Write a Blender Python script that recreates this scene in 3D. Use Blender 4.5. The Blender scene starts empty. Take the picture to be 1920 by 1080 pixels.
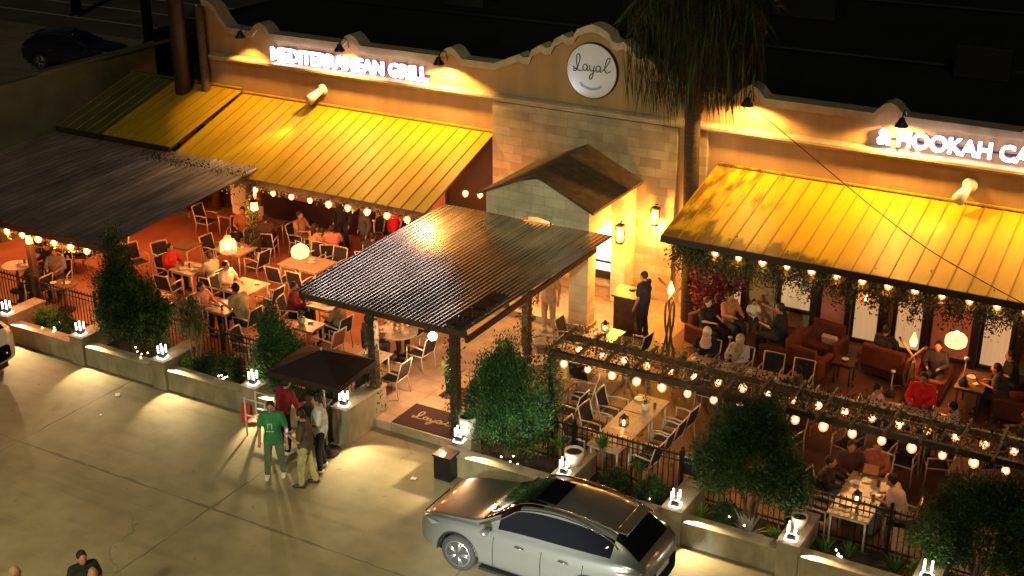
import bpy, math, random
import numpy as np
from math import sin, cos, pi, radians
from mathutils import Vector, Matrix
random.seed(7)
RNG = np.random.default_rng(11)
SC = bpy.context.scene
COL = SC.collection

# ------------------------------------------------------------------ camera, sky, sun, exposure
cam = bpy.data.cameras.new('camera')
cam.lens = 46.3; cam.sensor_width = 36; cam.clip_end = 600; cam.clip_start = .1
co = bpy.data.objects.new('camera', cam); COL.objects.link(co)
co.location = (0, 0, 14); co.rotation_euler = (radians(90 - 22.66), 0, radians(29.71))
SC.camera = co
W = bpy.data.worlds.new('World'); SC.world = W; W.use_nodes = True
nt = W.node_tree; bg = nt.nodes['Background']
sky = nt.nodes.new('ShaderNodeTexSky'); sky.sky_type = 'NISHITA'; sky.sun_disc = False
sky.sun_elevation = radians(32); sky.sun_rotation = radians(155)
nt.links.new(sky.outputs[0], bg.inputs[0]); bg.inputs[1].default_value = .0012
SUN_E = .33
sl = bpy.data.lights.new('night_sky_glow', 'SUN'); sl.energy = SUN_E; sl.angle = radians(8); sl.color = (1, .88, .62)
so = bpy.data.objects.new('night_sky_glow', sl); COL.objects.link(so)
so.rotation_euler = Vector((-.36, .77, -.53)).to_track_quat('-Z', 'Y').to_euler()
SC.view_settings.view_transform = 'Standard'; SC.view_settings.look = 'None'
SC.view_settings.exposure = 0; SC.view_settings.gamma = 1
SC.cycles.use_denoising = True
SC.cycles.sample_clamp_indirect = 3
SC.cycles.max_bounces = 6
SC.cycles.use_light_tree = True

# ------------------------------------------------------------------ helpers
class MB:
    def __init__(s): s.v = []; s.f = []; s.m = []; s.s = []
    def add(s, vs, fs, m=0, sm=False):
        b = len(s.v); s.v.extend([tuple(v) for v in vs])
        for f in fs: s.f.append(tuple(i + b for i in f)); s.m.append(m); s.s.append(sm)
        return s
    def box(s, x0, x1, y0, y1, z0, z1, m=0):
        v = [(x, y, z) for z in (z0, z1) for y in (y0, y1) for x in (x0, x1)]
        return s.add(v, [(0, 2, 3, 1), (4, 5, 7, 6), (0, 1, 5, 4), (2, 6, 7, 3), (0, 4, 6, 2), (1, 3, 7, 5)], m)
    def cbox(s, c, d, rz=0, m=0, rx=0):
        R = Matrix.Rotation(rz, 3, 'Z') @ Matrix.Rotation(rx, 3, 'X')
        v = [Vector(c) + R @ Vector((x * d[0] / 2, y * d[1] / 2, z * d[2] / 2)) for z in (-1, 1) for y in (-1, 1) for x in (-1, 1)]
        return s.add(v, [(0, 2, 3, 1), (4, 5, 7, 6), (0, 1, 5, 4), (2, 6, 7, 3), (0, 4, 6, 2), (1, 3, 7, 5)], m)
    def tube(s, pts, r, n=8, m=0, sm=True, cap=True):
        pts = [Vector(p) for p in pts]
        if not isinstance(r, (list, tuple)): r = [r] * len(pts)
        vs = []; prev = None
        for i, p in enumerate(pts):
            t = (pts[min(i + 1, len(pts) - 1)] - pts[max(i - 1, 0)])
            t = t.normalized() if t.length > 1e-9 else Vector((0, 0, 1))
            if prev is None:
                a = Vector((0, 0, 1)) if abs(t.z) < .9 else Vector((1, 0, 0)); u = t.cross(a).normalized()
            else:
                u = (prev - t * prev.dot(t)).normalized()
            prev = u; w = t.cross(u)
            for k in range(n):
                a = 2 * pi * k / n; vs.append(p + (u * cos(a) + w * sin(a)) * r[i])
        fs = []
        for i in range(len(pts) - 1):
            for k in range(n):
                k2 = (k + 1) % n; fs.append((i * n + k, i * n + k2, (i + 1) * n + k2, (i + 1) * n + k))
        if cap: fs.append(tuple(range(n))[::-1]); fs.append(tuple((len(pts) - 1) * n + k for k in range(n)))
        return s.add(vs, fs, m, sm)
    def lathe(s, prof, c=(0, 0, 0), n=16, m=0, sm=True):
        vs = []; fs = []
        for (r, z) in prof:
            for k in range(n):
                a = 2 * pi * k / n; vs.append((c[0] + r * cos(a), c[1] + r * sin(a), c[2] + z))
        for i in range(len(prof) - 1):
            for k in range(n):
                k2 = (k + 1) % n; fs.append((i * n + k, i * n + k2, (i + 1) * n + k2, (i + 1) * n + k))
        return s.add(vs, fs, m, sm)
    def sph(s, c, r, nu=12, nv=8, m=0, R=None):
        if not isinstance(r, (list, tuple)): r = (r, r, r)
        vs = []
        for j in range(nv + 1):
            t = pi * j / nv
            for k in range(nu):
                a = 2 * pi * k / nu
                q = Vector((r[0] * sin(t) * cos(a), r[1] * sin(t) * sin(a), r[2] * cos(t)))
                if R: q = R @ q
                vs.append(Vector(c) + q)
        fs = []
        for j in range(nv):
            for k in range(nu):
                k2 = (k + 1) % nu; fs.append((j * nu + k, (j + 1) * nu + k, (j + 1) * nu + k2, j * nu + k2))
        return s.add(vs, fs, m, True)
    def cap(s, a, b, ra, rb, n=12, m=0):
        a = Vector(a); b = Vector(b); d = (b - a); L = d.length; d = d.normalized() if L > 1e-6 else Vector((0, 0, 1))
        P = []; Rr = []
        for t in (1, .92, .7, .4): P.append(a - d * ra * t); Rr.append(ra * math.sqrt(max(0, 1 - t * t)) + .0005)
        P.append(a); Rr.append(ra); P.append(b); Rr.append(rb)
        for t in (.4, .7, .92, 1): P.append(b + d * rb * t); Rr.append(rb * math.sqrt(max(0, 1 - t * t)) + .0005)
        return s.tube(P, Rr, n, m)
    def prism(s, poly, y0, y1, m=0, plane='xz'):
        n = len(poly)
        if plane == 'xz': vs = [(x, y0, z) for x, z in poly] + [(x, y1, z) for x, z in poly]
        elif plane == 'yz': vs = [(y0, x, z) for x, z in poly] + [(y1, x, z) for x, z in poly]
        else: vs = [(x, z, y0) for x, z in poly] + [(x, z, y1) for x, z in poly]
        fs = [tuple(range(n)), tuple(range(2 * n - 1, n - 1, -1))] + [(i, i + n, (i + 1) % n + n, (i + 1) % n) for i in range(n)]
        return s.add(vs, fs, m)
    def mesh(s, name, mats):
        me = bpy.data.meshes.new(name); me.from_pydata(s.v, [], s.f)
        for m in mats: me.materials.append(m)
        if len(mats) > 1: me.polygons.foreach_set('material_index', s.m)
        me.polygons.foreach_set('use_smooth', s.s)
        me.update(); return me
    def build(s, name, mats, parent=None, loc=(0, 0, 0), rz=0, bevel=0):
        if not isinstance(mats, (list, tuple)): mats = [mats]
        me = s.mesh(name, mats)
        import bmesh
        bm = bmesh.new(); bm.from_mesh(me); bmesh.ops.recalc_face_normals(bm, faces=bm.faces); bm.to_mesh(me); bm.free()
        return obj(name, me, parent, loc, rz, bevel)

def obj(name, me, parent=None, loc=(0, 0, 0), rz=0, bevel=0):
    o = bpy.data.objects.new(name, me); COL.objects.link(o)
    o.location = loc; o.rotation_euler = (0, 0, rz)
    if parent: o.parent = parent
    if bevel:
        b = o.modifiers.new('bevel', 'BEVEL'); b.width = bevel; b.segments = 2; b.limit_method = 'ANGLE'
    return o
def tag(o, label=None, cat=None, group=None, kind=None):
    if label: o['label'] = label
    if cat: o['category'] = cat
    if group: o['group'] = group
    if kind: o['kind'] = kind
    return o
def thing(name, label, cat, loc=(0, 0, 0), rz=0, group=None):
    o = bpy.data.objects.new(name, None); COL.objects.link(o); o.location = loc; o.rotation_euler = (0, 0, rz)
    o.empty_display_size = .2
    return tag(o, label, cat, group)
KIDS = {}
def copy_tree(o, parent=None):
    c = o.copy(); COL.objects.link(c)
    if parent: c.parent = parent
    for ch in list(o.children): copy_tree(ch, c)
    return c

def mat(name, col, rough=.6, metal=0, emis=0, ecol=None, var=0, vscale=4, bump=0, bscale=30, col2=None, stretch=None, spec=None, coat=0, alpha=1, trans=0):
    m = bpy.data.materials.new(name); m.use_nodes = True
    N = m.node_tree.nodes; L = m.node_tree.links; b = N['Principled BSDF']
    b.inputs['Base Color'].default_value = (*col, 1); b.inputs['Roughness'].default_value = rough; b.inputs['Metallic'].default_value = metal
    if coat: b.inputs['Coat Weight'].default_value = coat; b.inputs['Coat Roughness'].default_value = .03
    if trans: b.inputs['Transmission Weight'].default_value = trans
    if alpha < 1: b.inputs['Alpha'].default_value = alpha
    if emis:
        b.inputs['Emission Color'].default_value = (*(ecol or col), 1); b.inputs['Emission Strength'].default_value = emis
    if var or bump or col2:
        tc = N.new('ShaderNodeTexCoord'); mp = N.new('ShaderNodeMapping'); L.new(tc.outputs['Object'], mp.inputs[0])
        if stretch: mp.inputs['Scale'].default_value = stretch
    if var or col2:
        nz = N.new('ShaderNodeTexNoise'); nz.inputs['Scale'].default_value = vscale; nz.inputs['Detail'].default_value = 5
        nz.inputs['Roughness'].default_value = .6
        L.new(mp.outputs[0], nz.inputs[0])
        cr = N.new('ShaderNodeValToRGB'); cr.color_ramp.elements[0].position = .35; cr.color_ramp.elements[1].position = .68
        c2 = col2 or tuple(min(1, c * (1 + var)) for c in col); c1 = tuple(c * (1 - var) for c in col) if var else col
        cr.color_ramp.elements[0].color = (*c1, 1); cr.color_ramp.elements[1].color = (*c2, 1)
        L.new(nz.outputs[0], cr.inputs[0]); L.new(cr.outputs[0], b.inputs['Base Color'])
    if bump:
        n2 = N.new('ShaderNodeTexNoise'); n2.inputs['Scale'].default_value = bscale; n2.inputs['Detail'].default_value = 4
        L.new(mp.outputs[0], n2.inputs[0]); bp = N.new('ShaderNodeBump'); bp.inputs['Strength'].default_value = bump; bp.inputs['Distance'].default_value = .02
        L.new(n2.outputs[0], bp.inputs['Height']); L.new(bp.outputs[0], b.inputs['Normal'])
    if emis: m.cycles.emission_sampling = 'NONE'
    return m

def point(name, loc, watts, color=(1, .6, .3), r=.05, parent=None):
    l = bpy.data.lights.new(name, 'POINT'); l.energy = watts; l.color = color; l.shadow_soft_size = r
    o = bpy.data.objects.new(name, l); COL.objects.link(o); o.location = loc
    if parent: o.parent = parent
    return o
def spot(name, loc, dirv, watts, color, deg, blend=.5, r=.05, parent=None):
    l = bpy.data.lights.new(name, 'SPOT'); l.energy = watts; l.color = color; l.shadow_soft_size = r
    l.spot_size = radians(deg); l.spot_blend = blend
    o = bpy.data.objects.new(name, l); COL.objects.link(o); o.location = loc
    o.rotation_euler = Vector(dirv).to_track_quat('-Z', 'Y').to_euler()
    if parent: o.parent = parent
    return o

WARM = (1, .44, .15)
WARM2 = (1, .60, .26)
M = {}
M['steelw'] = mat('pale_powder_coat', (.62, .58, .52), .4, .3)
M['sling'] = mat('dark_sling_fabric', (.018, .014, .02), .8, bump=.2, bscale=200)
M['brownsling'] = mat('brown_wicker', (.16, .06, .025), .7)
M['stone_top'] = mat('travertine_table_top', (.42, .35, .26), .35, var=.2, vscale=12, bump=.1)
M['wood_dark'] = mat('dark_wood', (.05, .025, .014), .5, var=.35, vscale=8, stretch=(1, 8, 1))
M['wood_mid'] = mat('brown_wood', (.14, .07, .03), .6, var=.35, vscale=8)
M['black'] = mat('black_metal', (.01, .01, .012), .45, .2)
M['iron'] = mat('black_iron', (.015, .013, .013), .5, .4)
M['white'] = mat('white_plastic', (.75, .73, .7), .5)
M['ceramic'] = mat('white_ceramic', (.7, .66, .6), .3)
M['glass'] = mat('clear_glass', (.9, .8, .65), .05, trans=.9)
M['bulb'] = mat('bulb_glow', (1, .9, .75), .5, emis=14, ecol=(1, .62, .33))
M['shell'] = mat('amber_bulb_halo', (.9, .4, .12), .3, emis=1.5, ecol=(1, .27, .05), alpha=.42)  # glowing layer paints the orange halo round each bulb
M['candle'] = mat('candle_glow', (1, .8, .6), .5, emis=7, ecol=(1, .55, .22))
M['flame'] = mat('flame_glow', (1, .7, .3), .5, emis=7, ecol=(1, .40, .07))
M['shade'] = mat('glowing_shade', (1, .75, .35), .5, emis=2.6, ecol=(1, .62, .17))
M['tubeglow'] = mat('white_lamp_tube', (1, .95, .9), .5, emis=6, ecol=(1, .84, .72))
M['signglow'] = mat('sign_letter_glow', (1, 1, 1), .5, emis=9, ecol=(1, .9, 1))
M['signedge'] = mat('sign_letter_edge', (.05, .03, .12), .5, emis=.25, ecol=(.25, .12, .9))
M['leafA'] = mat('leaf_dark_green', (.019, .06, .012), .6, var=.5, vscale=3)
M['leafB'] = mat('leaf_green', (.045, .12, .02), .6, var=.4, vscale=3)
M['leafC'] = mat('leaf_light_green', (.16, .30, .035), .55, var=.3, vscale=3)
M['bark'] = mat('bark', (.13, .085, .05), .85, var=.35, vscale=12, bump=.5, bscale=20, stretch=(1, 1, .25))
M['soil'] = mat('soil', (.03, .022, .015), .95, var=.5, vscale=6, bump=.6, bscale=20)

# ------------------------------------------------------------------ ground, patio floor, beds
def ground_mat():
    m = bpy.data.materials.new('parking_concrete'); m.use_nodes = True
    N = m.node_tree.nodes; L = m.node_tree.links; b = N['Principled BSDF']; b.inputs['Roughness'].default_value = .72
    geo = N.new('ShaderNodeNewGeometry'); sp = N.new('ShaderNodeSeparateXYZ'); L.new(geo.outputs['Position'], sp.inputs[0])
    def noise(sc, det=5, src=None):
        n = N.new('ShaderNodeTexNoise'); n.inputs['Scale'].default_value = sc; n.inputs['Detail'].default_value = det
        L.new(src or geo.outputs['Position'], n.inputs[0]); return n
    def math_(op, a, c=None, v=None):
        x = N.new('ShaderNodeMath'); x.operation = op; L.new(a, x.inputs[0])
        if c is not None: L.new(c, x.inputs[1])
        if v is not None: x.inputs[1].default_value = v
        return x.outputs[0]
    n1 = noise(.35, 6); n2 = noise(2.2, 6); n3 = noise(30, 3)
    r1 = N.new('ShaderNodeValToRGB'); r1.color_ramp.elements[0].position = .3; r1.color_ramp.elements[1].position = .72
    r1.color_ramp.elements[0].color = (.20, .165, .10, 1); r1.color_ramp.elements[1].color = (.33, .28, .175, 1)
    L.new(n1.outputs[0], r1.inputs[0])
    r2 = N.new('ShaderNodeValToRGB'); r2.color_ramp.elements[0].position = .3; r2.color_ramp.elements[1].position = .6
    r2.color_ramp.elements[0].color = (.78, .78, .78, 1); r2.color_ramp.elements[1].color = (1, 1, 1, 1)
    L.new(n2.outputs[0], r2.inputs[0])
    mx = N.new('ShaderNodeMixRGB'); mx.blend_type = 'MULTIPLY'; mx.inputs[0].default_value = 1
    L.new(r1.outputs[0], mx.inputs[1]); L.new(r2.outputs[0], mx.inputs[2])
    # tarred slab joints that run with the lot, their width broken by noise
    wob = math_('MULTIPLY', math_('SUBTRACT', n2.outputs[0], v=.5), v=.12)
    wid = math_('MULTIPLY', math_('POWER', noise(.9, 2).outputs[0], v=3.0), v=.17)
    def joint(axis, period, off):
        a = math_('ADD', sp.outputs[axis], wob); a = math_('ADD', a, v=-off + 1000 * period)
        a = math_('PINGPONG', a, v=period / 2)
        return math_('LESS_THAN', a, wid)
    j = math_('MAXIMUM', joint(0, 5.4, -16.2), joint(1, 4.8, 16.4))
    # oil stains
    st = noise(.8, 3); stn = N.new('ShaderNodeValToRGB'); stn.color_ramp.elements[0].position = .66; stn.color_ramp.elements[1].position = .74
    stn.color_ramp.elements[0].color = (0, 0, 0, 1); stn.color_ramp.elements[1].color = (.35, .35, .35, 1); L.new(st.outputs[0], stn.inputs[0])
    vo = N.new('ShaderNodeTexVoronoi'); vo.feature = 'DISTANCE_TO_EDGE'; vo.inputs['Scale'].default_value = .23
    wv = N.new('ShaderNodeVectorMath'); wv.operation = 'MULTIPLY_ADD'; L.new(noise(1.1, 5).outputs['Color'], wv.inputs[0]); wv.inputs[1].default_value = (1.3, 1.3, 0); L.new(geo.outputs['Position'], wv.inputs[2]); L.new(wv.outputs[0], vo.inputs['Vector'])
    crk = math_('MULTIPLY', math_('LESS_THAN', vo.outputs['Distance'], v=.0035), v=.9)
    crk = math_('MULTIPLY', crk, math_('GREATER_THAN', noise(.25, 2).outputs[0], v=.56))
    crk = math_('MULTIPLY', crk, v=.4)
    mp2 = N.new('ShaderNodeMapping'); mp2.inputs['Scale'].default_value = (.16, 1.9, 1); mp2.inputs['Rotation'].default_value = (0, 0, .12); L.new(geo.outputs['Position'], mp2.inputs[0])
    ty = noise(1, 4, mp2.outputs[0]); tr = N.new('ShaderNodeValToRGB'); tr.color_ramp.elements[0].position = .55; tr.color_ramp.elements[1].position = .75; tr.color_ramp.elements[0].color = (0, 0, 0, 1); tr.color_ramp.elements[1].color = (.4, .4, .4, 1); L.new(ty.outputs[0], tr.inputs[0])
    sm = noise(5, 2); sr = N.new('ShaderNodeValToRGB'); sr.color_ramp.elements[0].position = .70; sr.color_ramp.elements[1].position = .76; sr.color_ramp.elements[0].color = (0, 0, 0, 1); sr.color_ramp.elements[1].color = (.4, .4, .4, 1); L.new(sm.outputs[0], sr.inputs[0])
    jj = math_('MAXIMUM', math_('MAXIMUM', math_('MULTIPLY', j, v=.62), math_('MAXIMUM', stn.outputs[0], sr.outputs[0])), math_('MAXIMUM', crk, tr.outputs[0]))
    m2 = N.new('ShaderNodeMixRGB'); L.new(jj, m2.inputs[0]); L.new(mx.outputs[0], m2.inputs[1]); m2.inputs[2].default_value = (.05, .04, .022, 1)
    L.new(m2.outputs[0], b.inputs['Base Color'])
    bp = N.new('ShaderNodeBump'); bp.inputs['Strength'].default_value = .25; bp.inputs['Distance'].default_value = .01
    L.new(n3.outputs[0], bp.inputs['Height']); L.new(bp.outputs[0], b.inputs['Normal'])
    return m
tag(MB().add([(-260, -60, 0), (160, -60, 0), (160, 320, 0), (-260, 320, 0)], [(0, 1, 2, 3)]).build('ground', ground_mat()), kind='structure')
M['tile'] = mat('patio_tile', (.36, .27, .20), .5, var=.22, vscale=2.2, bump=.15, bscale=40)
def floor_mat():
    m = M['tile']; N = m.node_tree.nodes; L = m.node_tree.links; b = N['Principled BSDF']
    src = b.inputs['Base Color'].links[0].from_socket
    br = N.new('ShaderNodeTexBrick'); br.inputs['Scale'].default_value = 1; br.inputs['Brick Width'].default_value = .62; br.inputs['Row Height'].default_value = .62
    br.offset = 0; br.inputs['Mortar Size'].default_value = .006; br.inputs['Color1'].default_value = (1, 1, 1, 1); br.inputs['Color2'].default_value = (.86, .84, .82, 1); br.inputs['Mortar'].default_value = (.45, .42, .4, 1)
    g = N.new('ShaderNodeNewGeometry'); L.new(g.outputs['Position'], br.inputs['Vector'])
    mx = N.new('ShaderNodeMixRGB'); mx.blend_type = 'MULTIPLY'; mx.inputs[0].default_value = 1
    L.new(src, mx.inputs[1]); L.new(br.outputs['Color'], mx.inputs[2]); L.new(mx.outputs[0], b.inputs['Base Color'])
floor_mat()
f = MB(); f.box(-36, 6, 21.0, 30.2, -.1, .2); f.box(-15.4, -13.05, 20.75, 21.0, -.1, .2)
tag(f.build('patio_floor', M['tile']), kind='structure')
M['terra'] = mat('terracotta_patio_concrete', (.36, .14, .08), .5, var=.2, vscale=1.3, bump=.1)
tag(MB().box(-36, -17.3, 21.0, 30.1, .2, .204).build('patio_floor', M['terra']), kind='structure')
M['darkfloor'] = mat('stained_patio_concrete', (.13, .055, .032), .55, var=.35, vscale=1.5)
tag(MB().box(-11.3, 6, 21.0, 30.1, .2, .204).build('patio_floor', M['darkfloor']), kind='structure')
tag(MB().box(-36, -15.72, 20.08, 21.0, 0, .28).build('planting_bed', M['soil']), kind='structure')
tag(MB().box(-12.98, 6, 20.08, 21.0, 0, .28).build('planting_bed', M['soil']), kind='structure')
M['road'] = mat('road_asphalt', (.10, .085, .07), .8, var=.25, vscale=.4)
M['roadline'] = mat('pale_road_marking', (.5, .45, .38), .7)
tag(MB().box(-140, -38, 48, 60, .0, .006).build('road', M['road']), kind='structure')
rd = MB()
for y in (50.5, 53.4, 56.5): rd.box(-120, -40, y, y + .12, .006, .010)
tag(rd.build('road_markings', M['roadline']), kind='structure')

# ------------------------------------------------------------------ the restaurant building
M['wall'] = mat('tan_stucco', (.40, .245, .115), .85, var=.14, vscale=.9, bump=.15, bscale=60, stretch=(2.2, 1, .45))
M['trim'] = mat('cream_trim', (.46, .36, .235), .7, var=.2, vscale=2)
M['roofblack'] = mat('black_roof_membrane', (.006, .006, .008), .8, var=.5, vscale=.3)
M['awn'] = mat('yellow_standing_seam', (.60, .375, .014), .5, var=.12, vscale=1.0, stretch=(2.5, .5, .5), bump=.12, bscale=1.6)
M['seam'] = mat('shaded_ochre_seam', (.40, .235, .012), .6)  # darker than the sheet, paints the shading along the ribs
M['awn2'] = mat('olive_roof_shaded_awning', (.12, .125, .035), .5, var=.2, vscale=1)
M['darkbeam'] = mat('dark_fascia', (.03, .02, .014), .7)
def stone_mat(name='limestone_blocks', c1=(.46, .37, .25), c2=(.25, .18, .10), c3=(.28, .22, .15)):
    m = bpy.data.materials.new(name); m.use_nodes = True
    N = m.node_tree.nodes; L = m.node_tree.links; b = N['Principled BSDF']; b.inputs['Roughness'].default_value = .85
    g = N.new('ShaderNodeNewGeometry'); sp = N.new('ShaderNodeSeparateXYZ'); L.new(g.outputs['Position'], sp.inputs[0])
    ad = N.new('ShaderNodeMath'); ad.operation = 'ADD'; L.new(sp.outputs[0], ad.inputs[0]); L.new(sp.outputs[1], ad.inputs[1])
    cb = N.new('ShaderNodeCombineXYZ'); L.new(ad.outputs[0], cb.inputs[0]); L.new(sp.outputs[2], cb.inputs[1])
    br = N.new('ShaderNodeTexBrick'); L.new(cb.outputs[0], br.inputs['Vector']); br.inputs['Scale'].default_value = 1
    br.inputs['Brick Width'].default_value = .58; br.inputs['Row Height'].default_value = .24; br.inputs['Mortar Size'].default_value = .006; br.inputs['Bias'].default_value = -.35; br.squash = .6; br.squash_frequency = 3; br.offset = .37
    br.inputs['Color1'].default_value = (*c1, 1); br.inputs['Color2'].default_value = (*c2, 1); br.inputs['Mortar'].default_value = tuple(.7 * c for c in c1) + (1,)
    nz = N.new('ShaderNodeTexNoise'); nz.inputs['Scale'].default_value = 1.6; nz.inputs['Detail'].default_value = 6; L.new(g.outputs['Position'], nz.inputs[0])
    cr = N.new('ShaderNodeValToRGB'); cr.color_ramp.elements[0].position = .3; cr.color_ramp.elements[1].position = .6
    cr.color_ramp.elements[0].color = (.66, .64, .6, 1); cr.color_ramp.elements[1].color = (1, 1, 1, 1); L.new(nz.outputs[0], cr.inputs[0])
    mx = N.new('ShaderNodeMixRGB'); mx.blend_type = 'MULTIPLY'; mx.inputs[0].default_value = 1; L.new(br.outputs[0], mx.inputs[1]); L.new(cr.outputs[0], mx.inputs[2])
    L.new(mx.outputs[0], b.inputs['Base Color'])
    bp = N.new('ShaderNodeBump'); bp.inputs['Strength'].default_value = .5; bp.inputs['Distance'].default_value = .015; L.new(br.outputs['Fac'], bp.inputs['Height']); bp.invert = True
    L.new(bp.outputs[0], b.inputs['Normal'])
    return m
M['stone'] = stone_mat()
B = thing('restaurant_building', 'tan stucco restaurant with scalloped parapet, stone entrance bay and yellow metal awnings', 'building', (-14.7, 30, 0))
BL = (14.7, -30, 0)
def bpart(name, mb, mats, bevel=0, parent=None):
    return mb.build(name, mats, parent or B, BL if parent is None else (0, 0, 0), 0, bevel)
# parapet outline
def bump_pts(xc):
    return [(xc - .36, 6.0), (xc - .27, 6.1), (xc - .15, 6.22), (xc, 6.28), (xc + .15, 6.22), (xc + .27, 6.1), (xc + .36, 5.99)]
left = [(-27.8, 6.78), (-27.5, 6.72), (-27.3, 6.6), (-27.1, 6.3), (-26.85, 6.02)]
for xc in (-25.6, -22.33, -18.98): left += bump_pts(xc)
left += [(-17.6, 5.99), (-16.85, 6.32), (-16.72, 6.25), (-16.55, 6.27), (-16.47, 6.47), (-16.2, 6.64), (-16.05, 6.57), (-15.9, 6.61), (-15.8, 6.82), (-15.55, 6.97), (-15.4, 6.9), (-15.25, 6.95), (-15.15, 7.14), (-14.9, 7.26), (-14.7, 7.31)]
right = [(-29.4 - x, z) for x, z in left[::-1] if x != -14.7]
out = left + right
mb = MB()
for (x0, z0), (x1, z1) in zip(out[:-1], out[1:]):
    v = [(x0, 30, 0), (x1, 30, 0), (x1, 30, z1), (x0, 30, z0), (x0, 30.3, 0), (x1, 30.3, 0), (x1, 30.3, z1), (x0, 30.3, z0)]
    mb.add(v, [(0, 1, 2, 3), (5, 4, 7, 6), (3, 2, 6, 7)])
mb.add([(-27.8, 30, 0), (-27.8, 30.3, 0), (-27.8, 30.3, 6.78), (-27.8, 30, 6.78)], [(0, 1, 2, 3)])
bpart('wall', mb, M['wall'])
mb = MB()
for (x0, z0), (x1, z1) in zip(out[:-1], out[1:]):
    a = [(x0, 29.88, z0 - .17), (x0, 29.88, z0 + .02), (x0, 30.38, z0 + .02), (x0, 30.38, z0 - .1), (x0, 29.995, z0 - .17)]
    c = [(x1, y, z1 + z - z0) for _, y, z in a]
    n = 5; mb.add(a + c, [(i, (i + 1) % n, (i + 1) % n + n, i + n) for i in range(n)])
mb.add([(-27.8, 29.88, 6.61), (-27.8, 29.88, 6.8), (-27.8, 30.38, 6.8), (-27.8, 30.38, 6.68)], [(0, 1, 2, 3)])
bpart('parapet_cap', mb, M['trim'])
mb = MB()
for x0, x1 in ((-27.6, 0.5),):
    mb.prism([(29.997, 4.98), (29.86, 5.0), (29.86, 5.05), (29.78, 5.08), (29.78, 5.14), (29.86, 5.18), (29.997, 5.2)], x0, x1, 0, 'yz')
bpart('cornice', mb, M['trim'])
mb = MB(); mb.box(-17.65, -12.25, 29.86, 29.995, .2, 4.975)
bpart('stone_bay', mb, M['stone'])
mb = MB(); mb.box(-12.0, -11.45, 29.88, 29.996, .2, 4.975)
bpart('stone_pilaster', mb, M['stone'])
mb = MB(); mb.add([(-31.2, 31.2, 5.3), (2, 31.2, 5.3), (2, 95, 5.3), (-31.2, 95, 5.3)], [(0, 1, 2, 3)])
mb.add([(-27.8, 30.3, 5.304), (2, 30.3, 5.304), (2, 31.2, 5.304), (-27.8, 31.2, 5.304)], [(0, 1, 2, 3)])
mb.add([(-31.2, 31.2, 0), (-31.2, 95, 0), (-31.2, 95, 5.3), (-31.2, 31.2, 5.3)], [(0, 1, 2, 3)])
bpart('roof', mb, M['roofblack'])
M['hvac'] = mat('dull_roof_unit', (.02, .022, .025), .7, .3)
for (x0, y0, x1, y1) in ((-30, 38, 1, 38.6), (-30, 47, 1, 47.8)):
    mb = MB(); mb.tube([(x0, y0, 5.38), (x1, y1, 5.38)], .06, 8); bpart('roof_pipe', mb, M['hvac'])
for (x, y, sx, sy, h) in ((-24.5, 40, 1.6, 1.1, .8), (-13.5, 44, 2.2, 1.4, 1.0), (-6.5, 38, 1.5, 1.2, .9)):
    mb = MB(); mb.box(x - sx / 2, x + sx / 2, y - sy / 2, y + sy / 2, 5.31, 5.31 + h)
    u = bpart('roof_unit', mb, M['hvac'], .03)
    mb = MB(); mb.lathe([(.02, .02), (.35, .02), (.38, 0)], (x, y, 5.31 + h), 20)
    for k in range(6): mb.cbox((x, y, 5.33 + h), (.7, .015, .015), k * pi / 6)
    mb.build('fan_grille', M['iron'], u)
# awnings: sheet, seams, fascia
def awning(x0, x1, y0, z0, y1, z1, m=None, name='awning', step=.405):
    m = m or M['awn']
    th = .03; d = Vector((0, y1 - y0, z1 - z0)); L = d.length; d.normalize(); nrm = Vector((0, -d.z, d.y)) if d.y > 0 else Vector((0, d.z, -d.y))
    mb = MB(); mb.prism([(y0, z0), (y1, z1), (y1, z1 - th), (y0, z0 - th)], x0, x1, 0, 'yz')
    x = x0 + .02
    while x < x1:
        a = Vector((0, y0, z0)); b_ = Vector((0, y1, z1))
        p = [a, b_, b_ + nrm * .022, a + nrm * .022]
        mb.prism([(q.y, q.z) for q in p], x - .011, x + .011, 1, 'yz'); x += step
    mb.box(x0, x1, y0 - .004, y0 + .12, z0 + .035, z0 + .08)
    aw = bpart(name, mb, [m, M['seam']])
    fb = MB(); fb.box(x0, x1, y1 - .035, y1 - .003, z1 - .16, z1 - .003)
    fb.build('fascia', M['darkbeam'], aw)
    rf = MB(); n = int((x1 - x0) / .8)
    for i in range(n + 1):
        xx = x0 + .05 + (x1 - x0 - .15) * i / n
        rf.prism([(y0 - .1, z0 - .05), (y1 + .04, z1 - .045), (y1 + .04, z1 - .14), (y0 - .1, z0 - .17)], xx, xx + .05, 0, 'yz')
    rf.build('rafter', M['darkbeam'], aw)
    return aw
awning(-26.5, -17.66, 29.95, 4.05, 26.42, 2.84)
awning(-29.2, -26.53, 29.95, 4.14, 26.72, 3.2)
awning(-31.1, -29.24, 29.95, 4.13, 26.72, 3.19, M['awn2'])  # olive end section paints the shade on the yellow awning
M['awnstain'] = mat('stained_yellow_standing_seam', (.60, .375, .014), .5, var=.12, vscale=1.0, stretch=(2.5, .5, .5), bump=.12, bscale=1.6)
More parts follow.
